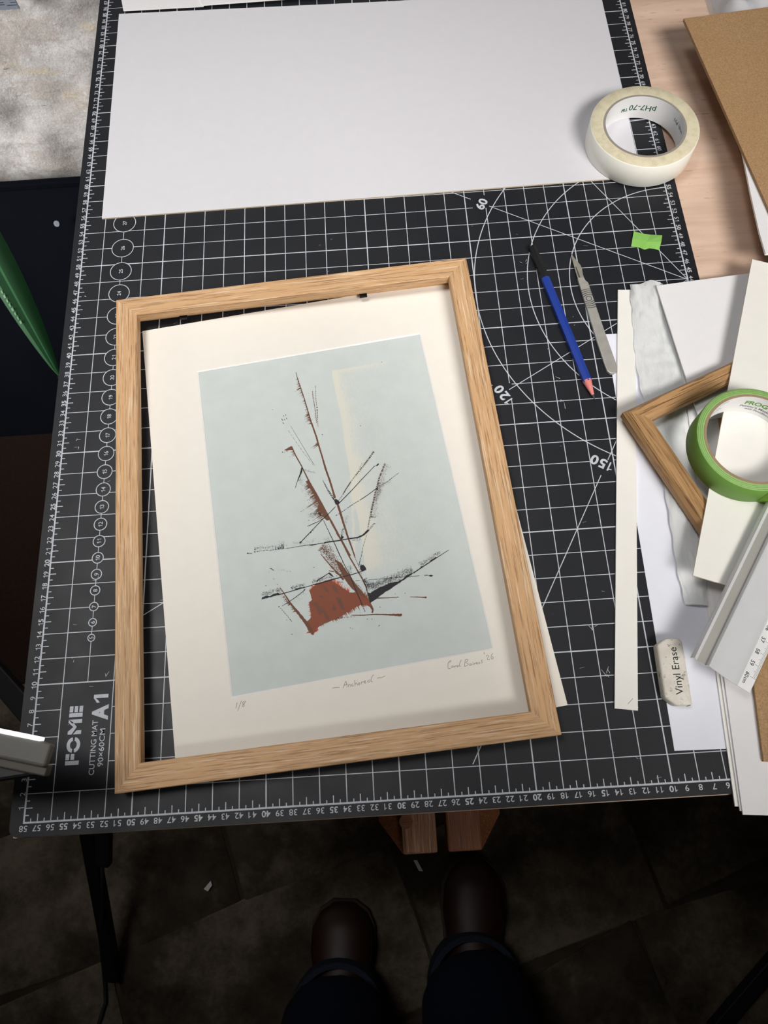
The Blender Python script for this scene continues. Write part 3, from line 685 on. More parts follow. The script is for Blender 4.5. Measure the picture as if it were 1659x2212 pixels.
('bk','poly',[(-2.81,-7.05),(-2.55,-7),(-2.14,-6.97),(-1.78,-6.93),(-1.47,-6.93),(-1.94,-6.99),(-2.67,-7.1)]),
('bk','spk',[(-7.03,-7.24),(-5.9,-7.04),(-5.5,-7.12)],0.26,200,0.04,0.1),
('bk','spk',[(-4.59,-7.08),(-3.97,-7.01),(-3.47,-7.03)],0.22,160,0.04,0.08),
('bk','spk',[(-2.84,-6.89),(-1.91,-6.75),(-1.18,-6.68)],0.2,170,0.04,0.06),
('bk','line',[(-2.44,-6.78),(-2.09,-6.64),(-1.38,-6.32)],0.09,0.05,0),
('bk','poly',[(-1.46,-6.33),(-1.34,-6.26),(-1.23,-6.33),(-0.93,-6.87),(-1.13,-6.66),(-1.28,-6.5)]),
('bk','poly',[(-2.48,-6.81),(-2.41,-6.71),(-2.28,-6.72),(-2.4,-6.87)]),
('bk','line',[(-5.51,-8.33),(-4.55,-7.92),(-4.07,-7.67),(-3.52,-7.36)],0.03,0.05,0),
('bk','poly',[(-3.64,-7.31),(-3.45,-7.27),(-3.51,-7.38)]),
('bk','poly',[(-5.84,-8.32),(-5.7,-8.29),(-5.77,-8.39)]),
('bk','line',[(-5.68,-8.45),(-5.22,-9.17),(-4.9,-9.74)],0.03,0.04,0.14),
('bk','spk',[(-4.6,-8.27),(-4.1,-7.9),(-3.44,-7.5)],0.5,90,0.03,0),
('bk','poly',[(-6.12,-4.98),(-5.95,-5.04),(-5.73,-5.26),(-5.87,-5.23)]),
('bk','spk',[(-5.66,-5.2),(-5.07,-5.36),(-4.39,-5.6)],0.1,34,0.03,0),
('bk','spk',[(-6.3,-5.39),(-6.11,-5.11)],0.05,8,0.03,0),
('bk','poly',[(-5.95,-5.88),(-5.87,-5.96),(-5.87,-6.04)]),
('bk','poly',[(-5.71,-6.43),(-5.63,-6.49),(-5.64,-6.57)]),
('bk','poly',[(6.58,-8.04),(6.84,-8.01),(7,-8.11),(6.81,-8.18)]),
('bk','line',[(1.74,-7.48),(3.15,-7.63),(4.69,-7.79),(5.89,-7.92)],0.02,0.03,0),
('bk','line',[(6.28,-7.97),(6.59,-7.99)],0.05,0.05,0),
('bk','line',[(0.69,-7.36),(1.04,-7.4)],0.03,0.03,0),
('bk','line',[(-0.86,-7.17),(-0.3,-7.28)],0.03,0.03,0),
('bk','poly',[(1.31,-6.16),(1.54,-6.14),(1.64,-6.31),(1.71,-6.61),(1.45,-6.68),(1.28,-6.62),(1.22,-6.38)]),
('bk','spk',[(1.2,-6),(1.36,-6.33)],0.15,50,0.04,0),
('bk','line',[(1.25,-5.94),(1.72,-4.89)],0.05,0.02,0.2),
('bk','spk',[(0.41,-6),(0.36,-6.74)],0.2,50,0.04,0),
('bk','line',[(-1.11,-1.71),(-0.56,-3.7),(-0.23,-5.04)],0.04,0.06,0),
('bk','line',[(-0.8,-2.88),(-0.45,-4.1),(0,-5.85),(0.29,-6.72)],0.05,0.06,0),
('dk','line',[(0.29,-6.72),(0.61,-8.26),(0.88,-9.39)],0.07,0.07,0),
('bk','line',[(0.88,-9.39),(1.01,-10.03)],0.04,0.08,0.12),
('bk','poly',[(0.07,-0.02),(0.24,0.01),(0.42,-0.2),(0.53,-0.39),(0.42,-0.49),(0.13,-0.51),(0.07,-0.26)]),
('bk','poly',[(-0.08,0.21),(0.04,0.14),(0.12,-0.15),(0.01,-0.08)]),
('bk','line',[(-0.62,1.92),(-0.28,0.91),(0.07,0.05)],0.03,0.1,0.1),
('bk','line',[(-0.59,1.72),(-0.33,0.82),(-0.02,0.06)],0.02,0.06,0.13),
('bk','line',[(0.53,-0.35),(1.67,0.52),(2.64,1.32),(4.03,2.41)],0.06,0.04,0),
('bk','poly',[(4.06,2.37),(4.18,2.44),(4.3,2.55),(4.41,2.54),(4.36,2.43),(4.21,2.34)]),
('bk','line',[(-0.65,-1.25),(0.08,-0.67)],0.05,0.04,0),
('dk','line',[(-1.27,-1.67),(-0.65,-1.25)],0.05,0.05,0),
('bk','line',[(-3.2,-3.2),(-2.24,-2.44),(-1.27,-1.67)],0.06,0.05,0),
('bk','line',[(-3,-3.01),(-1.97,-2.36)],0.03,0.03,0.16),
('bk','poly',[(-3.41,-3.25),(-3.26,-3.18),(-3.14,-3.22),(-3.31,-3.37)]),
('bk','line',[(-0.02,-1.48),(0.42,-1.32),(1.01,-1.02),(1.65,-0.71),(2.24,-0.48)],0.05,0.04,0.16),
('bk','line',[(2.24,-0.48),(2.99,-0.13),(3.74,0.27)],0.05,0.05,0),
('bk','line',[(4.15,0.48),(4.84,0.75),(5.36,1.05),(5.98,1.38)],0.05,0.03,0.14),
('bk','spk',[(4.23,0.42),(5.08,0.75)],0.2,50,0.03,0),
('bk','poly',[(3.73,0.32),(3.9,0.38),(3.9,0.14),(3.75,0.14)]),
('bk','poly',[(-2.24,3.49),(-2.15,3.41),(-2.24,3.07),(-2.43,2.75),(-2.61,2.5),(-2.86,2.02),(-3.16,1.48),(-2.62,2.62),(-2.43,3.04)]),
('bk','spk',[(-2.58,2.49),(-2.37,2.1),(-2.56,1.91)],0.5,90,0.03,0),
('bk','spk',[(-2.06,3.21),(-1.46,2.86),(-1.16,2.74)],0.14,60,0.03,0),
('bk','poly',[(-1.4,-0.86),(-1.3,-1.02),(-1.22,-1.31),(-1.33,-1.22),(-1.45,-0.96)]),
('bk','spk',[(-2.23,-0.58),(-1.39,-0.18)],0.5,60,0.03,0),
('bk','spk',[(-2.3,-1.07),(-1.6,-0.97)],0.3,60,0.04,0),
('bk','line',[(-2.52,-1.98),(-1.63,-1.74)],0.04,0.05,0),
('bk','poly',[(0.04,-3.6),(0.18,-3.24),(0.27,-3.41),(0.36,-3.48),(0.21,-3.62)]),
('bk','spk',[(0.17,-3.39),(0.4,-2.72)],0.2,80,0.04,0),
('bk','spk',[(0.59,-2.35),(0.95,-1.69)],0.2,50,0.03,0),
('bk','line',[(-2.64,7.59),(-1.85,5.42),(-1.13,3.44)],0.02,0.03,0),
('bk','line',[(-2.91,7.21),(-2.58,6.41),(-1.92,4.9),(-1.21,3.46)],0.02,0.02,0.3),
('bk','line',[(-3.35,8.46),(-3.24,8.24)],0.05,0.04,0),
('bk','line',[(-3.15,8.74),(-3.11,8.65)],0.05,0.04,0),
('bk','line',[(-2.96,8.82),(-2.9,8.68)],0.05,0.04,0),
('bk','line',[(-3.11,8.38),(-3.07,8.25)],0.05,0.04,0),
('bk','line',[(-2.91,8.47),(-2.87,8.3)],0.05,0.04,0),
('bk','line',[(-3.29,8.08),(-3.21,7.91)],0.05,0.04,0),
('bk','line',[(6.4,12.41),(6.45,12.36)],0.05,0.05,0),
('bk','line',[(3.42,6.46),(3.47,6.37)],0.05,0.05,0),
('bk','line',[(-0.03,6.25),(0.03,6.17)],0.05,0.05,0),
('bk','line',[(-4.04,9.53),(-3.99,9.47)],0.05,0.05,0),
('bk','line',[(2.25,-9.85),(2.28,-9.92)],0.05,0.05,0),
('bk','line',[(3.64,-9.01),(3.68,-9.05)],0.05,0.05,0),
('bk','line',[(4.46,-9.11),(4.49,-9.15)],0.05,0.05,0),
('bk','line',[(1.07,-10.63),(1.12,-10.68)],0.05,0.05,0),
('bk','line',[(1.44,-10.69),(1.47,-10.74)],0.05,0.05,0),
('bk','line',[(1.87,-11.36),(1.91,-11.4)],0.05,0.05,0),
('bk','line',[(1.94,-11.3),(1.98,-11.35)],0.05,0.05,0),
('bk','line',[(-0.39,-11.07),(-0.35,-11.12)],0.05,0.05,0),
('bk','line',[(-0.23,-11.17),(-0.2,-11.2)],0.05,0.05,0),
('bk','line',[(-6.62,-6.38),(-6.58,-6.44)],0.05,0.05,0),
('bk','line',[(-5.33,-9.49),(-5.29,-9.55)],0.05,0.05,0),
('bk','line',[(-5.06,-10.71),(-5.02,-10.78)],0.05,0.05,0),
('bk','line',[(-2.52,-5.58),(-2.48,-5.65)],0.05,0.05,0),
('bk','spk',[(3.16,-9.14),(3.04,-9.37)],0.1,8,0.03,0)]
CREAM_EDGE = [(1.89,12.47),(1.78,11.3),(1.87,9.75),(1.91,6.88),(1.82,3.99),(1.92,4.82),(1.71,1.55),(1.82,0.29),(1.77,-1.65),(1.8,-3.57),(1.82,-3.84),(1.69,-5.27),(1.71,-6.4),(1.64,-7.35)]
CREAM_TOP = [(1.9,12.47),(6.89,11.48)]
CREAM_STREAK = [(1.73,1.1),(1.53,-0.64),(1.3,-2.53),(0.94,-5.26)]
HANDWRITING = [[(-2.51,-15.51),(-2.25,-15.47),(-1.94,-15.54)],[(-1.67,-15.64),(-1.5,-15.34),(-1.37,-15.11),(-1.35,-15.4),(-1.36,-15.63)],[(-1.6,-15.46),(-1.28,-15.4)],[(-1.24,-15.47),(-1.24,-15.65)],[(-1.24,-15.53),(-1.13,-15.45),(-1.07,-15.5),(-1.07,-15.65)],[(-0.85,-15.46),(-0.96,-15.47),(-1,-15.58),(-0.93,-15.64),(-0.83,-15.6)],[(-0.69,-15.19),(-0.74,-15.66)],[(-0.71,-15.53),(-0.6,-15.43),(-0.55,-15.49),(-0.54,-15.64)],[(-0.4,-15.47),(-0.48,-15.53),(-0.46,-15.63),(-0.34,-15.61),(-0.31,-15.5),(-0.4,-15.46)],[(-0.21,-15.42),(-0.2,-15.63)],[(-0.2,-15.51),(-0.1,-15.43),(-0.01,-15.46)],[(0,-15.52),(0.14,-15.47),(0.11,-15.38),(0.01,-15.44),(0.01,-15.59),(0.17,-15.57)],[(0.47,-15.41),(0.34,-15.4),(0.26,-15.52),(0.36,-15.59),(0.49,-15.48)],[(0.83,-15.06),(0.65,-15.21),(0.51,-15.54),(0.66,-15.58)],[(1.05,-15.4),(1.2,-15.34),(1.33,-15.42),(1.69,-15.32)],[(6.97,-15.1),(6.83,-15.1),(6.65,-15.36),(6.62,-15.71),(6.84,-15.66)],[(6.76,-15.22),(6.89,-15.21),(6.98,-15.12)],[(7.04,-15.52),(6.93,-15.53),(6.89,-15.65),(6.99,-15.64),(7.08,-15.54),(7.11,-15.68)],[(7.17,-15.54),(7.17,-15.67),(7.22,-15.57),(7.32,-15.55)],[(7.37,-15.56),(7.3,-15.64),(7.39,-15.69),(7.47,-15.6),(7.38,-15.54)],[(7.79,-15.19),(7.62,-15.37),(7.49,-15.68),(7.63,-15.65)],[(8.09,-15.23),(7.99,-15.48),(7.91,-15.74)],[(8.08,-15.24),(8.27,-15.21),(8.25,-15.36),(8.05,-15.47),(8.25,-15.54),(8.2,-15.69),(7.92,-15.74)],[(8.44,-15.61),(8.34,-15.63),(8.3,-15.75),(8.41,-15.75),(8.49,-15.62),(8.53,-15.75)],[(8.61,-15.6),(8.62,-15.75)],[(8.62,-15.49),(8.63,-15.52)],[(8.72,-15.6),(8.72,-15.75),(8.77,-15.65),(8.86,-15.61)],[(8.87,-15.7),(8.98,-15.66),(8.93,-15.59),(8.85,-15.69),(8.97,-15.77)],[(9.07,-15.64),(9.03,-15.72),(9.12,-15.74),(9.16,-15.65),(9.09,-15.62)],[(9.39,-15.48),(9.28,-15.55),(9.36,-15.67),(9.23,-15.74)],[(9.65,-14.93),(9.65,-15.09)],[(9.74,-15.29),(9.87,-15.19),(9.94,-15.29),(9.73,-15.56),(9.98,-15.56)],[(10.29,-15.14),(10.12,-15.32),(10.08,-15.57),(10.22,-15.57),(10.29,-15.42),(10.16,-15.39)],[(-9.92,-15.23),(-10.07,-15.66)],[(-9.57,-15.15),(-9.95,-15.86)],[(-9.34,-15.25),(-9.51,-15.27),(-9.48,-15.42),(-9.37,-15.56),(-9.5,-15.65),(-9.56,-15.53),(-9.38,-15.4),(-9.24,-15.26),(-9.33,-15.21)]]

# ------------------------------------------------------------------ cutting mat
X0, X1, Y0, Y1, CR = -1.05, 59.1, -.98, 89.2, .7
outline = []
for cx, cy, a0 in ((X1 - CR, Y1 - CR, 0), (X0 + CR, Y1 - CR, 90), (X0 + CR, Y0 + CR, 180), (X1 - CR, Y0 + CR, 270)):
    outline += [(cx + CR * math.cos(math.radians(a0 + k * 15)), cy + CR * math.sin(math.radians(a0 + k * 15))) for k in range(7)]
mat = thing('cutting_mat', 'large black cutting mat with white grid, rulers and protractor lines', 'cutting mat', (0, 0, -.3))
ZM = .3 + .004
obj('mat_sheet', *prism(outline, 0, .3), 'black_mat_rubber', mat)
CIRC = [(27, 55.02), (26, 51.94), (25, 49.18), (24, 46.61), (23, 44.08), (22, 41.74), (21, 39.5), (20, 37.37), (19, 35.33), (18, 33.38), (17, 31.52), (16, 29.73), (15, 27.99), (14, 26.32), (13, 24.71), (12, 23.14), (11, 21.63), (10, 20.17), (9, 18.75), (8, 17.38), (7, 16.03), (6, 14.73), (5, 13.48)]
cr = lambda n_: (.56 + (n_ - 5) * .0745) / 2
XC = 3.94
LB = [(39.55, 54.7), (39.35, 33.3), (47.1, 25.75)]
g = MB()
def gseg(a, b, w): g.seg(a, b, w, ZM)
for y in range(2, 88, 2):
    wd = .1 if y % 10 == 0 else .062
    cuts = []
    for n_, yc in CIRC:
        if abs(y - yc) < cr(n_): h = math.sqrt(cr(n_) ** 2 - (y - yc) ** 2); cuts.append((XC - h, XC + h))
    if y in (4, 6, 8): cuts.append((2.0, 6.0))
    for lx, ly in LB:
        if abs(y - ly) < .75: cuts.append((lx - .85, lx + .85))
    x = 0.0
    for c0, c1 in sorted(cuts):
        gseg((x, y), (c0, y), wd); x = c1
    gseg((x, y), (58, y), wd)
for x in range(2, 58, 2):
    wd = .1 if (58 - x) % 10 == 0 else .07
    cuts = []
    if x == 4: cuts = [(2.0, 10.0)]
    for lx, ly in LB:
        if abs(x - lx) < .8: cuts.append((ly - .8, ly + .8))
    if x == 4: continue
    y = 0.0
    for c0, c1 in sorted(cuts):
        gseg((x, y), (x, c0), wd); y = c1
    gseg((x, y), (x, 88), wd)
gseg((4, 0), (4, 2), .07)
y = 10.0
for n_, yc in sorted(CIRC, key=lambda c: c[1]):
    gseg((XC, y), (XC, yc - cr(n_)), .055); y = yc + cr(n_)
gseg((XC, y), (XC, 88), .055)
g.build('grid_lines', 'mat_print_white', mat)
g = MB()
gseg((0, -.06), (0, 88), .13); gseg((58, -.06), (58, 88), .13); gseg((0, 0), (58, 0), .13)
for k in range(1, 176):
    y = k / 2
    L = .55 if k % 2 == 0 else .32
    if k % 4: gseg((0, y), (L, y), .07); gseg((58, y), (58 - L, y), .07)
for k in range(1, 116):
    x = 58 - k / 2
    if k % 4: gseg((x, 0), (x, .58 if k % 2 == 0 else .28), .07)
g.build('ruler_lines', 'mat_print_white', mat)
g = MB()
for k in range(1, 88):
    b5 = .022 if k % 5 == 0 else .004
    text(g, str(k), (-.1, k), 90, .40, None, ZM, 'C', b5, 0, 1.08)
    text(g, str(k), (58.14, k), -90, .40, None, ZM, 'C', b5, 0, 1.08)
for k in range(1, 59):
    text(g, str(k), (58 - k, -.2), 180, .42, None, ZM, 'C', .022 if k % 5 == 0 else .004, 0, 1.08)
g.build('ruler_numbers', 'mat_print_white', mat)
g = MB()
for n_, yc in CIRC:
    g.arc(XC, yc, cr(n_), 0, 360, .07, ZM, 36)
    text(g, str(n_), (XC + .18, yc), 90, .36 if n_ > 8 else .34, None, ZM, 'C', .006)
g.build('circle_gauge', 'mat_print_white', mat)
g = MB(); PC = (58.0, 43.9)
def ray(th, r0, r1, w=.07):
    c, s_ = math.cos(math.radians(th)), math.sin(math.radians(th))
    g.seg((PC[0] + r0 * c, PC[1] + r0 * s_), (PC[0] + r1 * c, PC[1] + r1 * s_), w, ZM + .001)
for r in (11.05, 15.03, 20.05): g.arc(PC[0], PC[1], r, 90, 270, .085, ZM + .001, 110)
ray(150, 0, 20.4); ray(150, 22.4, 60); ray(120, 0, 20.4); ray(120, 22.4, 50)
ray(210, 0, 20.9); ray(210, 22.9, 58); ray(239.6, 0, 20.7); ray(239.6, 22.3, 48.4)
for s_, th, r in (('60', 150.2, 20.75), ('120', 210.4, 21.2), ('150', 238.6, 20.8), ('30', 120, 20.75)):
    text(g, s_, (PC[0] + r * math.cos(math.radians(th)), PC[1] + r * math.sin(math.radians(th))), th - 90, .86, None, ZM + .001, 'C', .03, 0, 1.1)
g.build('protractor_lines', 'mat_print_white', mat)
# maker's lettering in the corner box
g = MB()
LX, LY, LH, LW = 3.74, 3.86, 1.04, 4.34
def lp(pts): g.quad([(LX - v_ * LH, LY + u * LW, ZM) for u, v_ in pts])
def lr(u0, u1, v0, v1): lp([(u0, v0), (u1, v0), (u1, v1), (u0, v1)])
lr(0, .07, 0, 1); lr(.085, .185, .73, 1); lr(.085, .185, .36, .63)
oc, oru, orv = .335, .13, .5
for sgn in (1, -1):
    pts_o, pts_i = [], []
    for k in range(15):
        a_ = math.radians(6 + 168 * k / 14)
        pts_o.append((oc + oru * math.cos(a_), .5 + sgn * (.04 + (orv - .04) * math.sin(a_)))); pts_i.append((oc + oru * .52 * math.cos(a_), .5 + sgn * (.04 + (orv * .5 - .04) * math.sin(a_))))
    for k in range(14): lp([pts_o[k], pts_o[k + 1], pts_i[k + 1], pts_i[k]])
lp([(.515, 0), (.58, 0), (.58, .36), (.515, .60)]); lp([(.515, .70), (.515, 1.0), (.565, 1.0), (.64, .62), (.64, .36)]); lp([(.64, .36), (.64, .62), (.715, 1.0), (.765, 1.0), (.765, .93), (.705, .60)])
lp([(.705, 0), (.77, 0), (.77, 1.0), (.705, .75)])
lr(.81, .88, 0, 1); lr(.895, 1, .73, 1); lr(.895, 1, .37, .63); lr(.895, 1, 0, .27)
text(g, 'CUTTING MAT', (4.97, 3.05), 90, .42, 4.0, ZM, 'L', .004)
text(g, '90×60CM', (5.6, 3.63), 90, .42, 2.76, ZM, 'L', .004)
text(g, 'A', (5.66, 7.02), 90, 1.14, 1.18, ZM, 'L', .05); g.add(([(5.66 - v_ * 1.14, 8.36 + u * .62, ZM) for u, v_ in ((.0, .78), (.0, .56), (.28, .68), (.56, .86), (.56, 0), (1, 0), (1, 1), (.56, 1), (.3, .88))], [(0, 1, 2, 8), (8, 2, 3, 7), (3, 4, 5, 6, 7)]))
g.build('corner_lettering', 'mat_print_white', mat)
# pale cuts and scuffs
g = MB(); sr = random.Random(3)
def scuff(px, py, n, spread, L):
    for _ in range(n):
        q = at(px + sr.uniform(-spread, spread), py + sr.uniform(-spread, spread)); a_ = sr.uniform(0, 180); l_ = L * sr.uniform(.4, 1.2)
        g.seg((q[0], q[1]), (q[0] + l_ * math.cos(math.radians(a_)), q[1] + l_ * math.sin(math.radians(a_))), .05, ZM + .002, .02)
for a_ in ((166, 952, 2, 3, .3), (168, 968, 3, 4, .3), (186, 642, 2, 1, .25), (1280, 1358, 3, 6, .6), (1310, 1455, 4, 8, .6), (1208, 820, 2, 4, .5), (1190, 750, 3, 8, .25), (1215, 875, 3, 8, .5),
           (230, 1460, 2, 2, .4), (132, 1430, 3, 30, .2), (210, 1255, 2, 3, .4), (1245, 750, 3, 10, .3), (1235, 690, 2, 14, .15), (300, 1150, 2, 6, .3), (1380, 1530, 2, 3, .3), (1130, 570, 3, 8, .3), (930, 760, 1, 1, .01), (1380, 1640, 2, 3, .2)):
    scuff(*a_)
for _ in range(60):
    q = (sr.uniform(-.5, 57), sr.uniform(0, 54)); a_ = sr.uniform(-25, 25); l_ = sr.uniform(.1, .5)
    g.seg(q, (q[0] + l_ * math.cos(math.radians(a_)), q[1] + l_ * math.sin(math.radians(a_))), .02, ZM + .002, .01)
tag(g.build('cut_marks', 'scuff_white', mat), kind='stuff')

# ------------------------------------------------------------------ sheets at the top
def board(name, poly, z0, z1, top, edge, label, cat, group=None, bevel=0.0):
    c = (sum(p[0] for p in poly) / len(poly), sum(p[1] for p in poly) / len(poly))
    v, f = prism([(p[0] - c[0], p[1] - c[1]) for p in poly], z0 - z0, z1 - z0)
    mi = [0, 0] + [1] * (len(f) - 2)
    o_ = obj(name, v, f, [top, edge], None, (c[0], c[1], z0), matidx=mi)
    return tag(o_, label, cat, group)
zt = .15
a, b, c, d = at(257, 30, zt), at(1299, 0, zt), at(1386, 381, zt), at(220, 472, zt)
tr = (b[0] + (b[0] - c[0]) * .12, b[1] + (b[1] - c[1]) * .12)
board('mount_board', [d[:2], c[:2], (55.95, 83.1), a[:2]], .004, zt, 'board_pale', 'board_core', 'large blank white mount board lying across the cutting mat', 'board')
p0, p1 = at(267, 24, .2), at(440, 14.5, .2)
board('mount_board', [p0[:2], (p1[0], p1[1]), (p1[0] + .4, 97), (p0[0] - 2.6, 99)], .17, .32, 'board_white', 'bevel_white', 'white card at the top left edge behind the large board', 'board')
p2, p3 = at(438, 13, .32), at(690, -4, .32)
board('mount_board', [p2[:2], (p3[0] + 12, p3[1] + .2), (p3[0] + 12, 98), (p2[0] - 3.2, 99)], .33, .48, 'board_white', 'bevel_white', 'white card at the top overlapping the card on its left', 'board')

# ------------------------------------------------------------------ matted print
MC, MA = (23.805, 24.005), 6.95
pr_ = thing('matted_print', 'abstract print of rust and black sailing marks on pale blue in a cream mount', 'print', (MC[0], MC[1], .004), MA)
WX0, WX1, WY0, WY1 = -10.22, 10.36, -14.68, 14.6; HX, HY, TH = 15.0, 20.0, .14
v = [(-HX, -HY, .02), (HX, -HY, .02), (HX, HY, .02), (-HX, HY, .02), (-HX, -HY, .02 + TH), (HX, -HY, .02 + TH), (HX, HY, .02 + TH), (-HX, HY, .02 + TH)]
iw = lambda e, z: [(WX0 - e, WY0 - e, z), (WX1 + e, WY0 - e, z), (WX1 + e, WY1 + e, z), (WX0 - e, WY1 + e, z)]
v += iw(0, .02 + TH * .3) + iw(TH * .85, .02 + TH)
f, mi = [], []
for k in range(4):
    n_ = (k + 1) % 4
    f.append((4 + k, 4 + n_, 12 + n_, 12 + k)); mi.append(0)
    f.append((12 + k, 12 + n_, 8 + n_, 8 + k)); mi.append(1)
    f.append((k, n_, 4 + n_, 4 + k)); mi.append(1)
    f.append((n_, k, 8 + k, 8 + n_)); mi.append(1)
obj('window_mount', v, f, ['board_cream', 'bevel_white'], pr_, matidx=mi)
# printed sheet, its cream scrape computed in sheet coordinates
def pl_x(pts, y):
    for (xa, ya), (xb, yb) in zip(pts, pts[1:]):
        if yb <= y <= ya: return xa + (xb - xa) * (ya - y) / (ya - yb + 1e-9)
    return None
NX, NY = 110, 156; PX0, PX1, PY0, PY1 = WX0 - .5, WX1 + .5, WY0 - .5, WY1 + .5
v, f, cr_ = [], [], []
for j in range(NY + 1):
    for i in range(NX + 1):
        x, y = PX0 + (PX1 - PX0) * i / NX, PY0 + (PY1 - PY0) * j / NY
        v.append((x, y, .03)); val = -1.0
        xe = pl_x(CREAM_EDGE, y)
        if xe is not None:
            yt, yb_ = CREAM_EDGE[0][1], CREAM_EDGE[-1][1]; q = (yt - y) / (yt - yb_)
            dd = x - xe; wdt = .55 + 1.1 * q + .5 * noise.noise(Vector((x * .5, y * .5, 1)))
            if dd > -.09:
                val = .52 * math.exp(-(max(dd, 0) / (wdt * .75)) ** 2) + .27 * math.exp(-dd / (1.8 + 2.6 * q)) + .12 * noise.noise(Vector((x * 1.3, y * 1.3, 5)))
                if dd < 0: val *= max(0, 1 + dd / .09)
                tb = yt - y
                if tb < 1.2 and dd < 5.2: val = max(val, .62 * math.exp(-(tb / .55) ** 2) * (1 - dd / 5.6) ** .5 + .1 * noise.noise(Vector((x * 3, y * 3, 2))))
                val -= .03
            if q > .93: val *= max(0, (1 - q) / .07)
        xs = pl_x(CREAM_STREAK, y)
        if xs is not None and abs(x - xs) < .2: val = max(val, .55 * (1 - abs(x - xs) / .2) + .1)
        cr_.append(val)
for j in range(NY):
    for i in range(NX):
        a_ = j * (NX + 1) + i; f.append((a_, a_ + 1, a_ + NX + 2, a_ + NX + 1))
ps = obj('print_sheet', v, f, 'print_paper', pr_)
al = ps.data.attributes.new('cream', 'FLOAT', 'POINT'); al.data.foreach_set('value', cr_)
INKS = {k: MB() for k in ('or', 'ru', 'bl2', 'br', 'gb', 'pb', 'gy', 'bk')}
ZI = {k: .034 + i * .0035 for i, k in enumerate(INKS)}
ar = random.Random(11)
def cum(pts):
    d_ = [0.0]
    for p, q in zip(pts, pts[1:]): d_.append(d_[-1] + math.hypot(q[0] - p[0], q[1] - p[1]))
    return d_
def along(pts, d_, s_):
    for i in range(len(pts) - 1):
        if s_ <= d_[i + 1] or i == len(pts) - 2:
            k = (s_ - d_[i]) / (d_[i + 1] - d_[i] + 1e-9); p, q = pts[i], pts[i + 1]
            return (p[0] + (q[0] - p[0]) * k, p[1] + (q[1] - p[1]) * k), ((q[0] - p[0]) / (d_[i + 1] - d_[i] + 1e-9), (q[1] - p[1]) / (d_[i + 1] - d_[i] + 1e-9))
for it in ART:
    ink, kind, pts = it[0].replace('dk', 'bk'), it[1], it[2]; mb, z = INKS[ink], ZI[ink]
    if kind == 'poly': z += ar.uniform(0, .002)
    if kind == 'poly':
        # edges roughened into small teeth
        P_ = []
        for i in range(len(pts)):
            p, q = pts[i], pts[(i + 1) % len(pts)]; L = math.hypot(q[0] - p[0], q[1] - p[1]); n_ = max(1, int(L / .14))
            for k in range(n_):
                t_ = k / n_; j_ = .025 if k else 0
                P_.append((p[0] + (q[0] - p[0]) * t_ + ar.uniform(-j_, j_), p[1] + (q[1] - p[1]) * t_ + ar.uniform(-j_, j_)))
        from mathutils.geometry import tessellate_polygon
        mb.add(([(p[0], p[1], z) for p in P_], [tuple(t_) if (P_[t_[1]][0] - P_[t_[0]][0]) * (P_[t_[2]][1] - P_[t_[0]][1]) - (P_[t_[1]][1] - P_[t_[0]][1]) * (P_[t_[2]][0] - P_[t_[0]][0]) > 0 else tuple(reversed(t_)) for t_ in tessellate_polygon([[Vector((p[0], p[1], 0)) for p in P_]])]))
    elif kind == 'line':
        w0, w1, dash = it[3:6]; d_ = cum(pts); T = d_[-1]; s_ = 0.0; step = .13 if not dash else dash
        while s_ < T - 1e-6:
            e_ = min(T, s_ + step * (ar.uniform(.4, 1.3) if dash else 1))
            (p, _), (q, _) = along(pts, d_, s_), along(pts, d_, e_)
            wa = (w0 + (w1 - w0) * s_ / T) * ar.uniform(.85, 1.15)
            mb.seg(p, q, wa, z, (w0 + (w1 - w0) * e_ / T) * ar.uniform(.85, 1.15))
            s_ = e_ + (step * ar.uniform(.15, .8) if dash else -.004)
            if e_ >= T: break
    elif kind == 'brist':
        d0, L, n_, w_ = it[3:7]; d_ = cum(pts); dl = math.hypot(*d0)
        for _ in range(n_):
            p, _t = along(pts, d_, ar.uniform(0, d_[-1])); l_ = L * ar.uniform(.25, 1.05); sl = ar.uniform(-.18, .18)
            q = (p[0] + (d0[0] / dl + sl * .4) * l_, p[1] + (d0[1] / dl + sl) * l_)
            mb.seg((p[0] - d0[0] / dl * .05, p[1] - d0[1] / dl * .05), q, w_ * ar.uniform(.7, 1.5), z, w_ * .25)
            if ar.random() < .4:
                k = ar.uniform(1.1, 1.6); mb.seg((p[0] + (q[0] - p[0]) * k, p[1] + (q[1] - p[1]) * k), (p[0] + (q[0] - p[0]) * (k + .15), p[1] + (q[1] - p[1]) * (k + .15)), w_ * .6, z)
    else:
        sp, n_, sz, off = it[3:7]; d_ = cum(pts)
        for _ in range(n_):
            p, tg = along(pts, d_, ar.uniform(0, d_[-1])); o_ = off + ar.gauss(0, .42) * sp
            x, y = p[0] - tg[1] * o_ * (1 if off >= 0 else -1), p[1] + tg[0] * o_
            r_ = sz * ar.uniform(.35, 1.0); a_ = ar.uniform(0, 6.28)
            zq = z + ar.uniform(0, .0025); mb.quad([(x + r_ * .6 * math.cos(a_ + k * 1.57) * (1.5 if k % 2 else .8), y + r_ * .6 * math.sin(a_ + k * 1.57), zq) for k in range(4)])
NM = {'or': 'orange_ink', 'ru': 'rust_ink', 'bl2': 'umber_ink', 'br': 'brown_ink', 'gb': 'olive_brown_ink', 'pb': 'purple_brown_ink', 'gy': 'grey_ink', 'bk': 'black_ink', 'dk': 'dark_brown_ink'}
for k, mb in INKS.items(): mb.build(NM[k], 'print_ink_' + k, pr_)
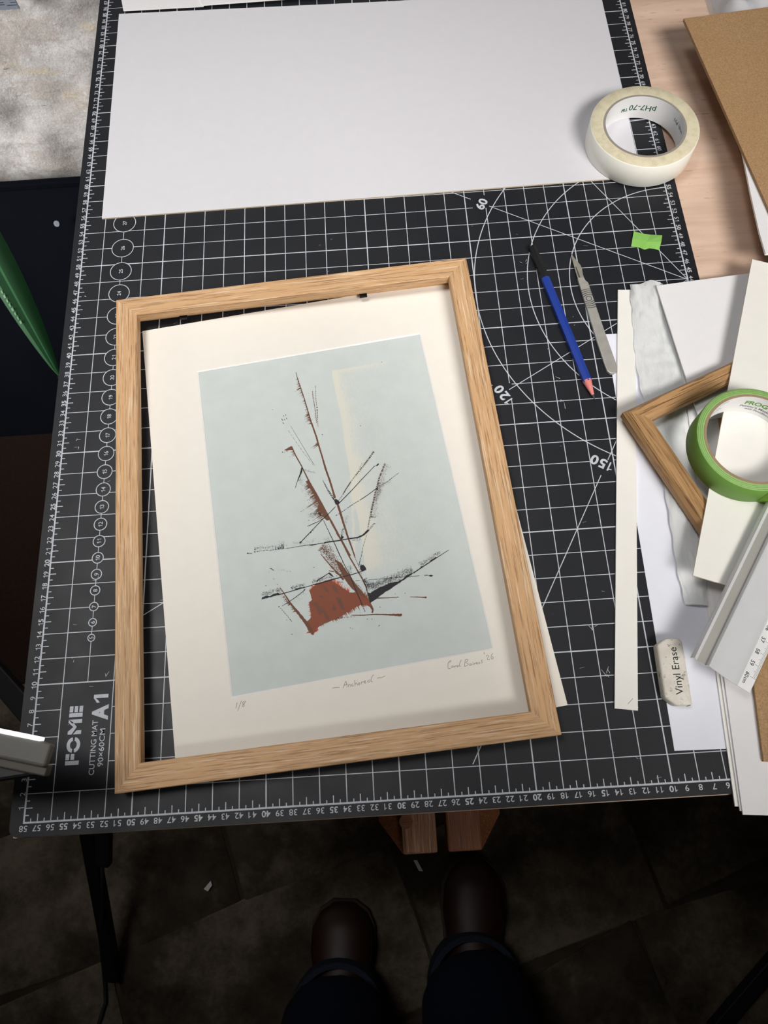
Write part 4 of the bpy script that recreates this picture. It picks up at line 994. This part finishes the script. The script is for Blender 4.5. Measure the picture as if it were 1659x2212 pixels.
for nm_, i0, i1 in (('pencil_title', 0, 15), ('pencil_signature', 15, 33), ('pencil_edition_number', 33, 99)):
    g = MB()
    for st in HANDWRITING[i0:i1]:
        # ease the corners
        P_ = st
        if len(st) > 2:
            for _ in range(2):
                Q = [P_[0]]
                for p, q in zip(P_, P_[1:]): Q += [(p[0] * .75 + q[0] * .25, p[1] * .75 + q[1] * .25), (p[0] * .25 + q[0] * .75, p[1] * .25 + q[1] * .75)]
                P_ = Q + [P_[-1]]
        for p, q in zip(P_, P_[1:]): g.seg(p, q, .036, .02 + TH + .003)
    g.build(nm_, 'graphite_line', pr_)

# ------------------------------------------------------------------ frames
def rail_mesh(name, L, wd, h, lip, rebate, mat_, prof=None):
    prof = prof or [(0, 0), (0, h - .06), (.06, h), (wd - .07, h), (wd, h - .07), (wd, h - lip), (wd - rebate, h - lip), (wd - rebate, 0)]
    m = len(prof)
    v = [(-(L / 2 - u), u, z) for u, z in prof] + [((L / 2 - u), u, z) for u, z in prof]
    f = [(i, m + i, m + (i + 1) % m, (i + 1) % m) for i in range(m)] + [tuple(range(m)), tuple(m + i for i in range(m - 1, -1, -1))]
    f = [tuple(reversed(g_)) for g_ in f]
    o_ = obj(name, v, f, mat_)
    bm = bmesh.new(); bm.from_mesh(o_.data); bmesh.ops.recalc_face_normals(bm, faces=bm.faces); bm.to_mesh(o_.data); bm.free()
    return o_
def make_frame(root, W_, H_, wd, h, lip, rebate, mat_, prof=None):
    hs = rail_mesh('rail', W_, wd, h, lip, rebate, mat_, prof); vs = rail_mesh('rail', H_, wd, h, lip, rebate, mat_, prof)
    for o_, lc, rz in ((hs, (0, -H_ / 2, 0), 0), (vs, (W_ / 2, 0, 0), 90)):
        o_.parent = root; o_.location = Vector(lc) * S; o_.rotation_euler = (0, 0, math.radians(rz))
        c_ = o_.copy(); col.objects.link(c_); c_.parent = root
        c_.location = Vector((-lc[0], -lc[1], 0)) * S; c_.rotation_euler = (0, 0, math.radians(rz + 180))
FW, FH, FT, FB = 32.65, 42.8, 1.95, .17
fr = thing('picture_frame', 'pale limed oak picture frame lying over the matted print', 'picture frame', (22.27, 24.07, FB), 3.78)
make_frame(fr, FW, FH, 1.9, FT - FB + .06, .95, .55, 'oak_pale')
for tx in (-10.5, 6.4):
    obj('retaining_tab', *box(tx - .35, tx + .35, FH / 2 - 2.12, FH / 2 - 1.4, .55, .62), 'black_metal', fr)

# ------------------------------------------------------------------ tapes
def tape(name, label, cx, cy, z0, h, ro, rt, rc, ri, face, side, corem, cin, loose=None):
    t_ = thing(name, label, 'tape', (cx, cy, z0))
    e = .06
    v1, f1 = ring([(rt, 0), (ro - e, 0), (ro, e), (ro, h - e), (ro - e, h), (rt, h)], 96)
    mi_ = ([1, 0, 0, 0, 1, 1] * 96)
    body_ = obj('tape_layers', v1, f1, [face, side], t_, matidx=mi_)
    for q in body_.data.polygons: q.use_smooth = True
    smooth_by_angle(body_, 50)
    # wound layer lines on the top face
    lr_ = random.Random(hash(name) % 100); g_ = MB()
    v2, f2 = ring([(ri, 0), (rt, 0), (rt, h + .02), (ri, h + .02)], 96)
    c_ = obj('core', v2, f2, [corem, cin], t_, matidx=[0, 0, 0, 1] * 96); smooth_by_angle(c_, 50)
    return t_
def on_core(mb, s_, ri, z, h, a0, mi=0, bold=0.0, flip=False, wscale=1.0):
    """lettering wrapped on the inside of a core; upside down when flip"""
    V, F = glyphs(s_, bold); x0 = min(p[0] for p in V); x1 = max(p[0] for p in V); k = h / .7
    def mp(x, y):
        u, v_ = (x - x0 - (x1 - x0) / 2) * k * wscale, y * k
        if flip: u, v_ = -u, -v_
        a_ = math.radians(a0) - u / ri; r_ = ri - .012
        return (r_ * math.cos(a_), r_ * math.sin(a_), z + v_)
    mb.add(([mp(x, y) for x, y in V], F), mi)
cz = .155; ch = 2.5
ct = tape('cream_tape_roll', 'wide roll of cream framing tape standing on the white board corner', 56.1, 60.3, cz, ch, 5.31, 4.06, 3.98, 3.84, 'tape_cream_face', 'tape_cream_side', 'core_grey', 'core_white')
g = MB(); on_core(g, 'pH7-70™', 3.84, 1.55, .6, 84, 0, .008, True, 1.05); g.build('core_print', 'ink_green', ct)
g = MB(); on_core(g, 'with Pri', 3.84, 1.75, .36, 8, 0, .006, True, 1.3); g.build('core_small_print', 'ink_grey', ct)
gz, gh = 2.33, 2.4
gt = tape('green_tape_roll', 'roll of green masking tape resting on the ivory card strip', 57.72, 25.08, gz, gh, 4.5, 3.92, 3.8, 3.72, 'tape_green_face', 'tape_green_side', 'core_brown', 'core_white')
g = MB()
on_core(g, 'FROGTAPE', 3.72, 1.25, .5, 55, 0, .03, False, 1.0); g.build('core_print', 'ink_lime', gt)
g = MB()
on_core(g, "Painter's Masking Tape", 3.72, .82, .26, 56, 0, .012, False, 1.1); on_core(g, 'with PaintBlock', 3.72, .45, .24, 60, 0, .004); on_core(g, 'with PaintBlock', 3.72, 2.0, .16, 118, 0, .004)
for k in range(5): on_core(g, 'ilnm rna otnm eilr anm torn', 3.72, 1.62 - k * .17, .085, 128 - k * 2, 0, .002)
g.build('core_small_print', 'ink_grey', gt)
for rr in (4.08, 4.22, 4.36):
    v2, f2 = ring([(rr - .012, gh), (rr + .012, gh), (rr + .012, gh + .012), (rr - .012, gh + .012)], 72); obj('layer_edge', v2, f2, 'tape_green_face', gt)
# loose torn end
v, f = [], []
flap = [(-92, 0), (-84, .25), (-78, .62), (-73, 1.15), (-70, 1.7)]
for k, (a_, out) in enumerate(flap):
    r_ = 4.52 + out; a2 = math.radians(a_ + 4)
    for j in range(5):
        zz = gh * j / 4 * (1 - .1 * k) - (0 if k < 2 else .0)
        jag = (.22 * math.sin(j * 2.6) if k == len(flap) - 1 else 0)
        v.append((r_ * math.cos(a2) + jag, r_ * math.sin(a2) - jag, max(.05, zz * (1 - .12 * k) + .02)))
for k in range(len(flap) - 1):
    for j in range(4): f.append((k * 5 + j, (k + 1) * 5 + j, (k + 1) * 5 + j + 1, k * 5 + j + 1))
o = obj('torn_end', v, f, 'tape_green_flap', gt, smooth=True); sm = o.modifiers.new('thick', 'SOLIDIFY'); sm.thickness = .0003

# small torn bit of green tape on the mat
pts = [at(368, 0)[:2]] and [at(x, y, .03)[:2] for x, y in ((1368, 502), (1385, 505), (1405, 508), (1428, 514), (1426, 528), (1423, 541), (1412, 538), (1402, 537), (1392, 540), (1380, 535), (1363, 533), (1365, 518))]
c = (sum(p[0] for p in pts) / len(pts), sum(p[1] for p in pts) / len(pts))
n_ = len(pts); v = [(0, 0, .14)] + [(p[0] - c[0], p[1] - c[1], .05 + (.3 if i in (3, 4) else (.12 if i in (0, 11) else 0))) for i, p in enumerate(pts)]
o = obj('tape_scrap', v, [(0, i + 1, (i + 1) % n_ + 1) for i in range(n_)], 'tape_green_bit', None, (c[0], c[1], 0))
o.modifiers.new('thick', 'SOLIDIFY').thickness = .0004
tag(o, 'small torn bit of bright green tape on the mat near the right ruler', 'tape')

# ------------------------------------------------------------------ pencil and scalpel
A, B = Vector(at(1150, 534, .42)), Vector(at(1285, 866, .3))
ang = math.degrees(math.atan2(B.y - A.y, B.x - A.x)); PL = (Vector((B.x, B.y)) - Vector((A.x, A.y))).length
t = thing('blue_pencil', 'blue hexagonal pencil with a black end lying on the mat', 'pencil', (A.x, A.y, .004), ang)
def hexrod(x0, x1, r, wav=0.0):
    v, f = [], []; N = 24
    for x in (x0, x1):
        for k in range(N):
            a_ = 2 * math.pi * k / N; rr = r * math.cos(math.pi / 6) / math.cos((a_ % (math.pi / 3)) - math.pi / 6)
            w_ = (wav * math.cos(6 * a_ ) if x == x1 else 0)
            v.append((x + w_, rr * math.sin(a_), r * .9 + rr * math.cos(a_)))
    for k in range(N): f.append((k, (k + 1) % N, N + (k + 1) % N, N + k))
    return v, f + [tuple(range(N - 1, -1, -1)), tuple(N + k for k in range(N))]
kb = 3.75; kw = PL - 1.95; R_ = .42
obj('black_end', *hexrod(0, kb, R_ * .99), 'pencil_black', t); obj('barrel', *hexrod(kb, kw, R_, .09), 'pencil_blue', t)
def cone(x0, x1, r0, r1, N=24):
    v = [(x0, r0 * math.sin(2 * math.pi * k / N), R_ * .9 + r0 * math.cos(2 * math.pi * k / N)) for k in range(N)] + [(x1, r1 * math.sin(2 * math.pi * k / N), R_ * .9 + r1 * math.cos(2 * math.pi * k / N)) for k in range(N)]
    return v, [(k, (k + 1) % N, N + (k + 1) % N, N + k) for k in range(N)] + [tuple(range(N - 1, -1, -1)), tuple(N + k for k in range(N))]
obj('sharpened_wood', *cone(kw - .1, PL - .55, R_ * .96, .12), 'pencil_wood', t, smooth=False); obj('lead', *cone(PL - .56, PL, .12, .015), 'graphite', t)
A, B = Vector(at(1234, 545, .2)), Vector(at(1324, 808, .2))
ang = math.degrees(math.atan2(B.y - A.y, B.x - A.x)); SLn = (Vector((B.x, B.y)) - Vector((A.x, A.y))).length
t = thing('scalpel', 'steel scalpel with a grooved flat handle and pointed blade', 'scalpel', (A.x, A.y, .004), ang)
k = SLn / 13.5
top = [(3.0, .36), (3.4, .42), (3.75, .62), (5, .60), (8, .58), (10.5, .60), (12.8, .62), (13.3, .45), (13.5, .12)]
bot = [(13.45, -.25), (13.1, -.5), (12.2, -.52), (10, -.5), (8, -.42), (5, -.36), (3.6, -.32), (3.0, -.3)]
hb = [(x * k, y * .92) for x, y in top + bot]
obj('handle', *prism(hb, .0, .32), 'steel', t, bevel=.06)
bl = [(0, -.02), (.5, .02), (1.6, .42), (2.0, .46), (2.7, .36), (3.3, .34), (3.6, .22), (3.55, -.12), (3.2, -.24), (2.2, -.22), (1.0, -.16)]
obj('blade', *prism([(x * k, y) for x, y in bl], .18, .24), 'blade_steel', t)
g = MB().add(prism([(1.75 * k, -.10), (3.0 * k, -.12), (3.05 * k, .02), (1.75 * k, -.02)], .22, .262)); g.build('blade_slot', 'steel_dark', t)
g = MB(); gx = 5.45
for i in range(4):
    for sg in (-1, 1):
        x = gx + sg * (.42 + i * .2)
        for q in range(6):
            y0, y1 = -.36 + q * .15, -.36 + (q + 1) * .15; bow = lambda y: -sg * .16 * (1 - (i * .22)) * ((y - .09) / .42) ** 2
            g.seg(((x + bow(y0)) * k, y0 + .04), ((x + bow(y1)) * k, y1 + .04), .075, .3255)
g.arc(gx * k, .11, .25, 0, 360, .07, .3255, 28); g.build('grip_grooves', 'steel_dark', t)

# ------------------------------------------------------------------ the pile of paper and card at the right
p0, p1 = at(1308, 722, .01), at(1457, 1622, .01)
dv = Vector((p0[0] - p1[0], p0[1] - p1[1])).normalized(); rv = Vector((dv.y, -dv.x))
q = [Vector(p1[:2]), Vector(p1[:2]) + rv * 18, Vector(p0[:2]) + rv * 18, Vector(p0[:2])]
board('paper_sheet', [tuple(x) for x in q], .003, .018, 'paper_white', 'paper_white', 'thin white paper sheet lowest in the pile, under the narrow card strip', 'paper')
z = .19
s = [at(1335, 626, z), at(1372, 626, z), at(1378, 1535, z), at(1328, 1530, z)]
so_ = board('card_strip', [x[:2] for x in s], .03, z, 'board_ivory', 'bevel_white', 'long narrow ivory card strip lying on the mat beside the eraser', 'card strip')
cx_, cy_ = sum(x[0] for x in s) / 4, sum(x[1] for x in s) / 4
g = MB(); m0, m1 = at(1356, 1521, z), at(1367, 1509, z)
g.seg((m0[0] - cx_, m0[1] - cy_), (m1[0] - cx_, m1[1] - cy_), .035, z - .03 + .003); g.build('pencil_tick', 'graphite_line', so_)
# stack of three white cards at the lower right
def cc(px, py, z_): return Vector(at(px, py, z_)[:2])
stk = [((1520, 1256), (1588, 1742), .025, .16, 'lowest white card of the fanned stack at the lower right', 'board_ivory'),
       ((1527, 1256), (1599, 1752), .17, .31, 'middle white card of the fanned stack at the lower right', 'board_white'),
       ((1536, 1256), (1605, 1760), .32, .46, 'top white card of the fanned stack, under the brown hardboard', 'board_white')]
for (ta, tb, z0, z1, lb, mt) in stk:
    a_, b_ = cc(*ta, z1), cc(*tb, z1); d_ = (a_ - b_).normalized(); r_ = Vector((d_.y, -d_.x))
    board('white_card', [tuple(b_), tuple(b_ + r_ * 21), tuple(b_ + d_ * 40 + r_ * 21), tuple(b_ + d_ * 40)], z0, z1, mt, 'bevel_white', lb, 'card', 'fanned white cards at the lower right')
a_, b_ = cc(1630, 1490, .78), cc(1650, 1645, .78); d_ = (a_ - b_).normalized(); r_ = Vector((d_.y, -d_.x))
board('hardboard_offcut', [tuple(b_), tuple(b_ + r_ * 18), tuple(b_ + d_ * 33 + r_ * 18), tuple(b_ + d_ * 33)], .47, .78, 'hardboard', 'hardboard', 'brown hardboard panel on the white cards at the lower right corner', 'panel')
# white board with its corner beside the tissue
a_ = cc(1418, 617, .95); e_ = cc(1620, 590, .95); d_ = (e_ - a_).normalized(); dn = Vector((d_.y, -d_.x))
board('mount_board', [tuple(a_), tuple(a_ + dn * 14), tuple(a_ + dn * 14 + d_ * 20), tuple(a_ + d_ * 20)], .80, .95, 'board_white', 'bevel_white', 'white mount board behind the small dark frame, its corner by the tissue', 'board')
# glassine tissue
L_edge = [(1360, 616), (1366, 680), (1371, 760), (1384, 840), (1400, 905), (1420, 985), (1436, 1055), (1450, 1140), (1463, 1230), (1481, 1306)]
R_edge = [(1432, 610), (1452, 680), (1470, 760), (1484, 840), (1492, 905), (1500, 985), (1508, 1055), (1516, 1140), (1523, 1230), (1531, 1310)]
v, f = [], []; NU, NV = 22, 110
org = Vector(at(1440, 960, 0))
for j in range(NV + 1):
    s_ = j / NV * (len(L_edge) - 1); i = min(int(s_), len(L_edge) - 2); k = s_ - i
    le = [L_edge[i][q] * (1 - k) + L_edge[i + 1][q] * k for q in (0, 1)]; re = [R_edge[i][q] * (1 - k) + R_edge[i + 1][q] * k for q in (0, 1)]
    for u in range(NU + 1):
        t_ = u / NU; wz = math.sin(math.pi * t_) ** .7
        hgt = .25 + .42 * wz * (.6 + .4 * math.sin(j * .17 + 2 * t_)) + (.3 * math.sin(9 * t_ + .5) * max(0, 1 - j / 10))
        x, y, _ = at(le[0] * (1 - t_) + re[0] * t_ + (1.2 * math.sin(j * .8) if u in (0,) else 0), le[1] * (1 - t_) + re[1] * t_ + (5 * math.sin(t_ * 9) if j == 0 else 0), .3)
        hgt += .20 * abs(noise.fractal(Vector((x * 1.6 + y * .2, y * .8, 2)), 1, 2, 4)) - .05
        v.append((x - org.x, y - org.y, max(.22, min(hgt, .74))))
for j in range(NV):
    for u in range(NU): a0 = j * (NU + 1) + u; f.append((a0, a0 + NU + 1, a0 + NU + 2, a0 + 1))
tag(obj('tissue_paper', v, f, 'glassine_tissue', None, (org.x, org.y, 0), smooth=True), 'crumpled strip of translucent white tissue between the card strip and the boards', 'tissue')

# small darker oak frame lying at an angle
zs0, zs1 = .96, 2.14
cn = cc(1348, 886, zs1); ua = (cc(1580, 779, zs1) - cn).normalized(); ub = Vector((ua.y, -ua.x)); 
SW, SH = 21.0, 15.6
ctr = cn + ua * SW / 2 + ub * SH / 2
sf = thing('small_frame', 'small darker oak frame lying tilted across the pile under the tape', 'picture frame', (ctr.x, ctr.y, zs0), math.degrees(math.atan2(ua.y, ua.x)))
hh = zs1 - zs0
make_frame(sf, SW, SH, 1.75, hh, .5, .5, 'oak_dark', [(0, 0), (0, hh * .62), (.28, hh), (.78, hh), (.86, hh - .07), (.95, hh), (1.25, hh - .03), (1.75, hh - .3), (1.75, hh - .75), (1.25, hh - .75), (1.25, 0)])
# ivory strip on top, carrying the tape
zd0, zd1 = 2.16, 2.31
a_, b_ = cc(1625, 560, zd1), cc(1497, 1243, zd1); d_ = (a_ - b_).normalized(); r_ = Vector((d_.y, -d_.x))
LD = (a_ - b_).length
board('card_offcut', [tuple(b_), tuple(b_ + r_ * 7.6), tuple(b_ + d_ * LD + r_ * 7.6), tuple(b_ + d_ * LD)], zd0, zd1, 'board_ivory', 'board_core', 'broad ivory card offcut on top of the pile, carrying the green tape', 'card')

# aluminium safety ruler
zr = 2.34
e0, e1 = cc(1497, 1419, zr + .8), cc(1620, 1497, zr + .1)
wv = (e1 - e0); WD = wv.length; wv = wv.normalized(); lv = Vector((-wv.y, wv.x))      # lv runs away from the near end
ru = thing('aluminium_ruler', 'aluminium safety ruler with a centimetre scale resting on the card pile', 'ruler', (e0.x, e0.y, zr), math.degrees(math.atan2(wv.y, wv.x)))
prof = [(0, .42), (.03, .72), (.12, .84), (.22, .80), (.30, .62), (.40, .52), (1.12, .50), (1.16, .68), (1.24, .84), (1.36, .86), (1.46, .76), (1.9, .62), (2.4, .44), (2.9, .28), (3.3, .19), (3.55, .17), (3.75, .18), (WD, .07)]
m = len(prof); LR = 62.0
v, f = [], []
for y in (0, LR):
    v += [(x, y, z_) for x, z_ in prof] + [(x, y, max(0.0, z_ - (.22 if x < 1.3 else .10))) for x, z_ in prof]
mi = []
for i in range(m - 1):
    f.append((i, i + 1, 2 * m + i + 1, 2 * m + i)); xm = (prof[i][0] + prof[i + 1][0]) / 2; mi.append(1 if .35 < xm < 1.14 else (2 if xm > 3.7 else 0))
    f.append((m + i + 1, m + i, 3 * m + i, 3 * m + i + 1)); mi.append(0)
f.append((0, 2 * m, 3 * m, m)); mi.append(0); f.append((m - 1, 2 * m - 1, 4 * m - 1, 3 * m - 1)); mi.append(0)
f.append(tuple(list(range(m)) + list(range(2 * m - 1, m - 1, -1)))); mi.append(0)
f.append(tuple([2 * m + i for i in range(m - 1, -1, -1)] + [3 * m + i for i in range(m)])); mi.append(0)
o = obj('extrusion', v, f, ['aluminium', 'aluminium_dull', 'aluminium_band'], ru, matidx=mi); smooth_by_angle(o, 28)
g = MB(); y60 = 1.12
zb = lambda x: .18 + (.07 - .18) * (x - 3.75) / (WD - 3.75) + .008
for k in range(0, 61 * 10):
    y = y60 + k * .1
    if y > 20: break
    L = .46 if k % 10 == 0 else (.36 if k % 5 == 0 else .24); wq = .022
    g.quad([(WD - .02, y - wq / 2, zb(WD)), (WD - .02, y + wq / 2, zb(WD)), (WD - .02 - L, y + wq / 2, zb(WD - L)), (WD - .02 - L, y - wq / 2, zb(WD - L))])
for k in range(0, 12):
    y = y60 + k; text(g, str(60 - k), (0, 0), 0, .30, None, 0, 'C', .012, mapf=lambda u, v_, y=y: (WD - .86 + v_, y - u, zb(WD - .86 + v_)))
text(g, 'cm', (0, 0), 0, .28, None, 0, 'C', .012, mapf=lambda u, v_: (WD - .82 + v_, y60 - .48 - u, zb(WD - .8 + v_)))
g.build('scale_marks', 'ink_black', ru)

# eraser
P_ = [at(1420, 1392, 1.05), at(1469, 1376, 1.05), at(1492, 1512, 1.05), at(1443, 1524, 1.05)]
p_, q_ = Vector(at(1431, 1390, 1.1)[:2]), Vector(at(1467, 1520, 1.1)[:2])
ex = Vector(at(1445, 1378, 1.1)[:2]); ey = Vector(at(1468, 1524, 1.1)[:2]); c = (ex + ey) / 2; dv = (ex - ey).normalized()
er = thing('vinyl_eraser', 'worn white vinyl eraser with black lettering and smudges', 'eraser', (c.x, c.y, .02), math.degrees(math.atan2(dv.y, dv.x)))
EL, EW, EH = (ex - ey).length, 2.0, 1.1
pl = [(-EL / 2 + .1, -EW / 2), (EL / 2 - .25, -EW / 2), (EL / 2, -EW / 2 + .3), (EL / 2, EW / 2 - .75), (EL / 2 - .45, EW / 2), (-EL / 2 + .65, EW / 2), (-EL / 2, EW / 2 - .75), (-EL / 2, -EW / 2 + .12)]
o = obj('rubber_block', *prism(pl, 0, EH), 'eraser_vinyl', er, bevel=.2, seg=4); smooth_by_angle(o, 40)
g = MB(); text(g, 'Vinyl Erase', (-EL / 2 + .78, -.42), 0, .56, 3.55, EH + .004, 'L', .004); g.build('lettering', 'ink_black', er)

# hardboard sheet at the top right, propped on a parcel, with white card under it
zh = 3.4
a_, b_, c_ = cc(1477, 40, zh), cc(1659, 15, zh), cc(1659, 448, zh)
u_, w_ = (b_ - a_).normalized(), (c_ - a_).normalized()
board('hardboard_sheet', [tuple(a_), tuple(a_ + w_ * 36), tuple(a_ + w_ * 36 + u_ * 24), tuple(a_ + u_ * 24)], zh - .3, zh, 'hardboard', 'hardboard', 'large tan hardboard sheet raised above the table at the top right', 'panel')
def under(px, py, z_): return tuple(cc(px, py, z_))
zz = 3.08
poly = [under(1602, 318, zz), under(1622, 420, zz), under(1640, 500, zz), under(1654, 548, zz)]
poly += [(poly[3][0] + 8.5, poly[3][1] - .5), (poly[0][0] + 8.5, poly[0][1] + 4), (poly[0][0] + .6, poly[0][1] + 6)]
board('white_card', poly, 2.86, zz, 'board_white', 'bevel_white', 'white card sticking out from under the tan hardboard at the right edge', 'card')
cx_ = poly[0][0] + 2.5
o = obj('card_box', *box(-2.6, 5.4, -6, 6, 0, 3.15), 'hardboard', None, (cx_ + 2.0, 54.0, -.3), bevel=.1)
tag(o, 'flat brown box under the white card at the right edge', 'box')
v, f = [], []; NU, NV = 26, 14; org = Vector(at(1620, 8, 0))
p00 = at(1574, -60, 2.4); 
for j in range(NV + 1):
    for u in range(NU + 1):
        x, y = 67.6 + u * .55, 74.6 + j * .6
        ed = min(1, u / 2.2, (NU - u) / 2, j / 1.5 + .3, (NV - j) / 2)
        zq = -.3 + ed * (2.3 + 1.0 * noise.fractal(Vector((x * .42, y * .42, 7)), 1, 2, 4))
        v.append((x - 74, y - 79, max(.02, zq + .3)))
for j in range(NV):
    for u in range(NU): a0 = j * (NU + 1) + u; f.append((a0, a0 + 1, a0 + NU + 2, a0 + NU + 1))
pk = thing('plastic_bag', 'clear plastic bag of crumpled white paper at the top right corner', 'bag', (74, 79, -.3))
obj('film', v, f, 'clear_film', pk, smooth=True)
obj('contents', [(x * .9, y * .9, z_ * .86) for x, y, z_ in v], f, 'paper_white', pk, smooth=True)

# lamp head reaching in over the lower left corner
zl = 10.0
a_, b_ = Vector(at(-60, 1570, zl)), Vector(at(88, 1600, zl))
d_ = (b_ - a_); d_.z = 0; LL = d_.length; d_ = d_.normalized(); s_ = Vector((d_.y, -d_.x, 0))
lm = thing('desk_lamp', 'grey bar-shaped desk lamp head with a glowing white strip at the lower left', 'lamp', (b_.x, b_.y, zl), math.degrees(math.atan2(d_.y, d_.x)))
# local x: along the bar to its tip, local y: away from the viewer
def rbar(x0, x1, y0, y1, z0, z1, mt, nm, bv): return obj(nm, *box(x0, x1, y0, y1, z0, z1), mt, lm, bevel=bv, seg=3)
rbar(-26, .0, -.05, .22, -.5, .12, 'lamp_diffuser', 'light_strip', .08)
rbar(-26, .75, -1.5, -.02, -.7, .0, 'lamp_grey', 'housing', .22)
rbar(-26, .7, -2.05, -1.35, -1.3, -.55, 'lamp_band', 'lower_band', .1)
v = [(-26, -1.6, -.9), (-2.5, -1.7, -.9), (.2, -2.0, -1.1), (-3.6, -3.3, -1.3), (-8, -3.9, -1.3), (-26, -4.2, -1.2)]
obj('hinge_cover', *prism([(p[0], p[1]) for p in v], -2.2, -1.0), 'black_plastic', lm, bevel=.2)
mb = MB().add(bar((-20, -1.8, -1.2), (-24, -6, -84), 1.8)); mb.build('arm', 'black_metal', lm, bevel=.2)
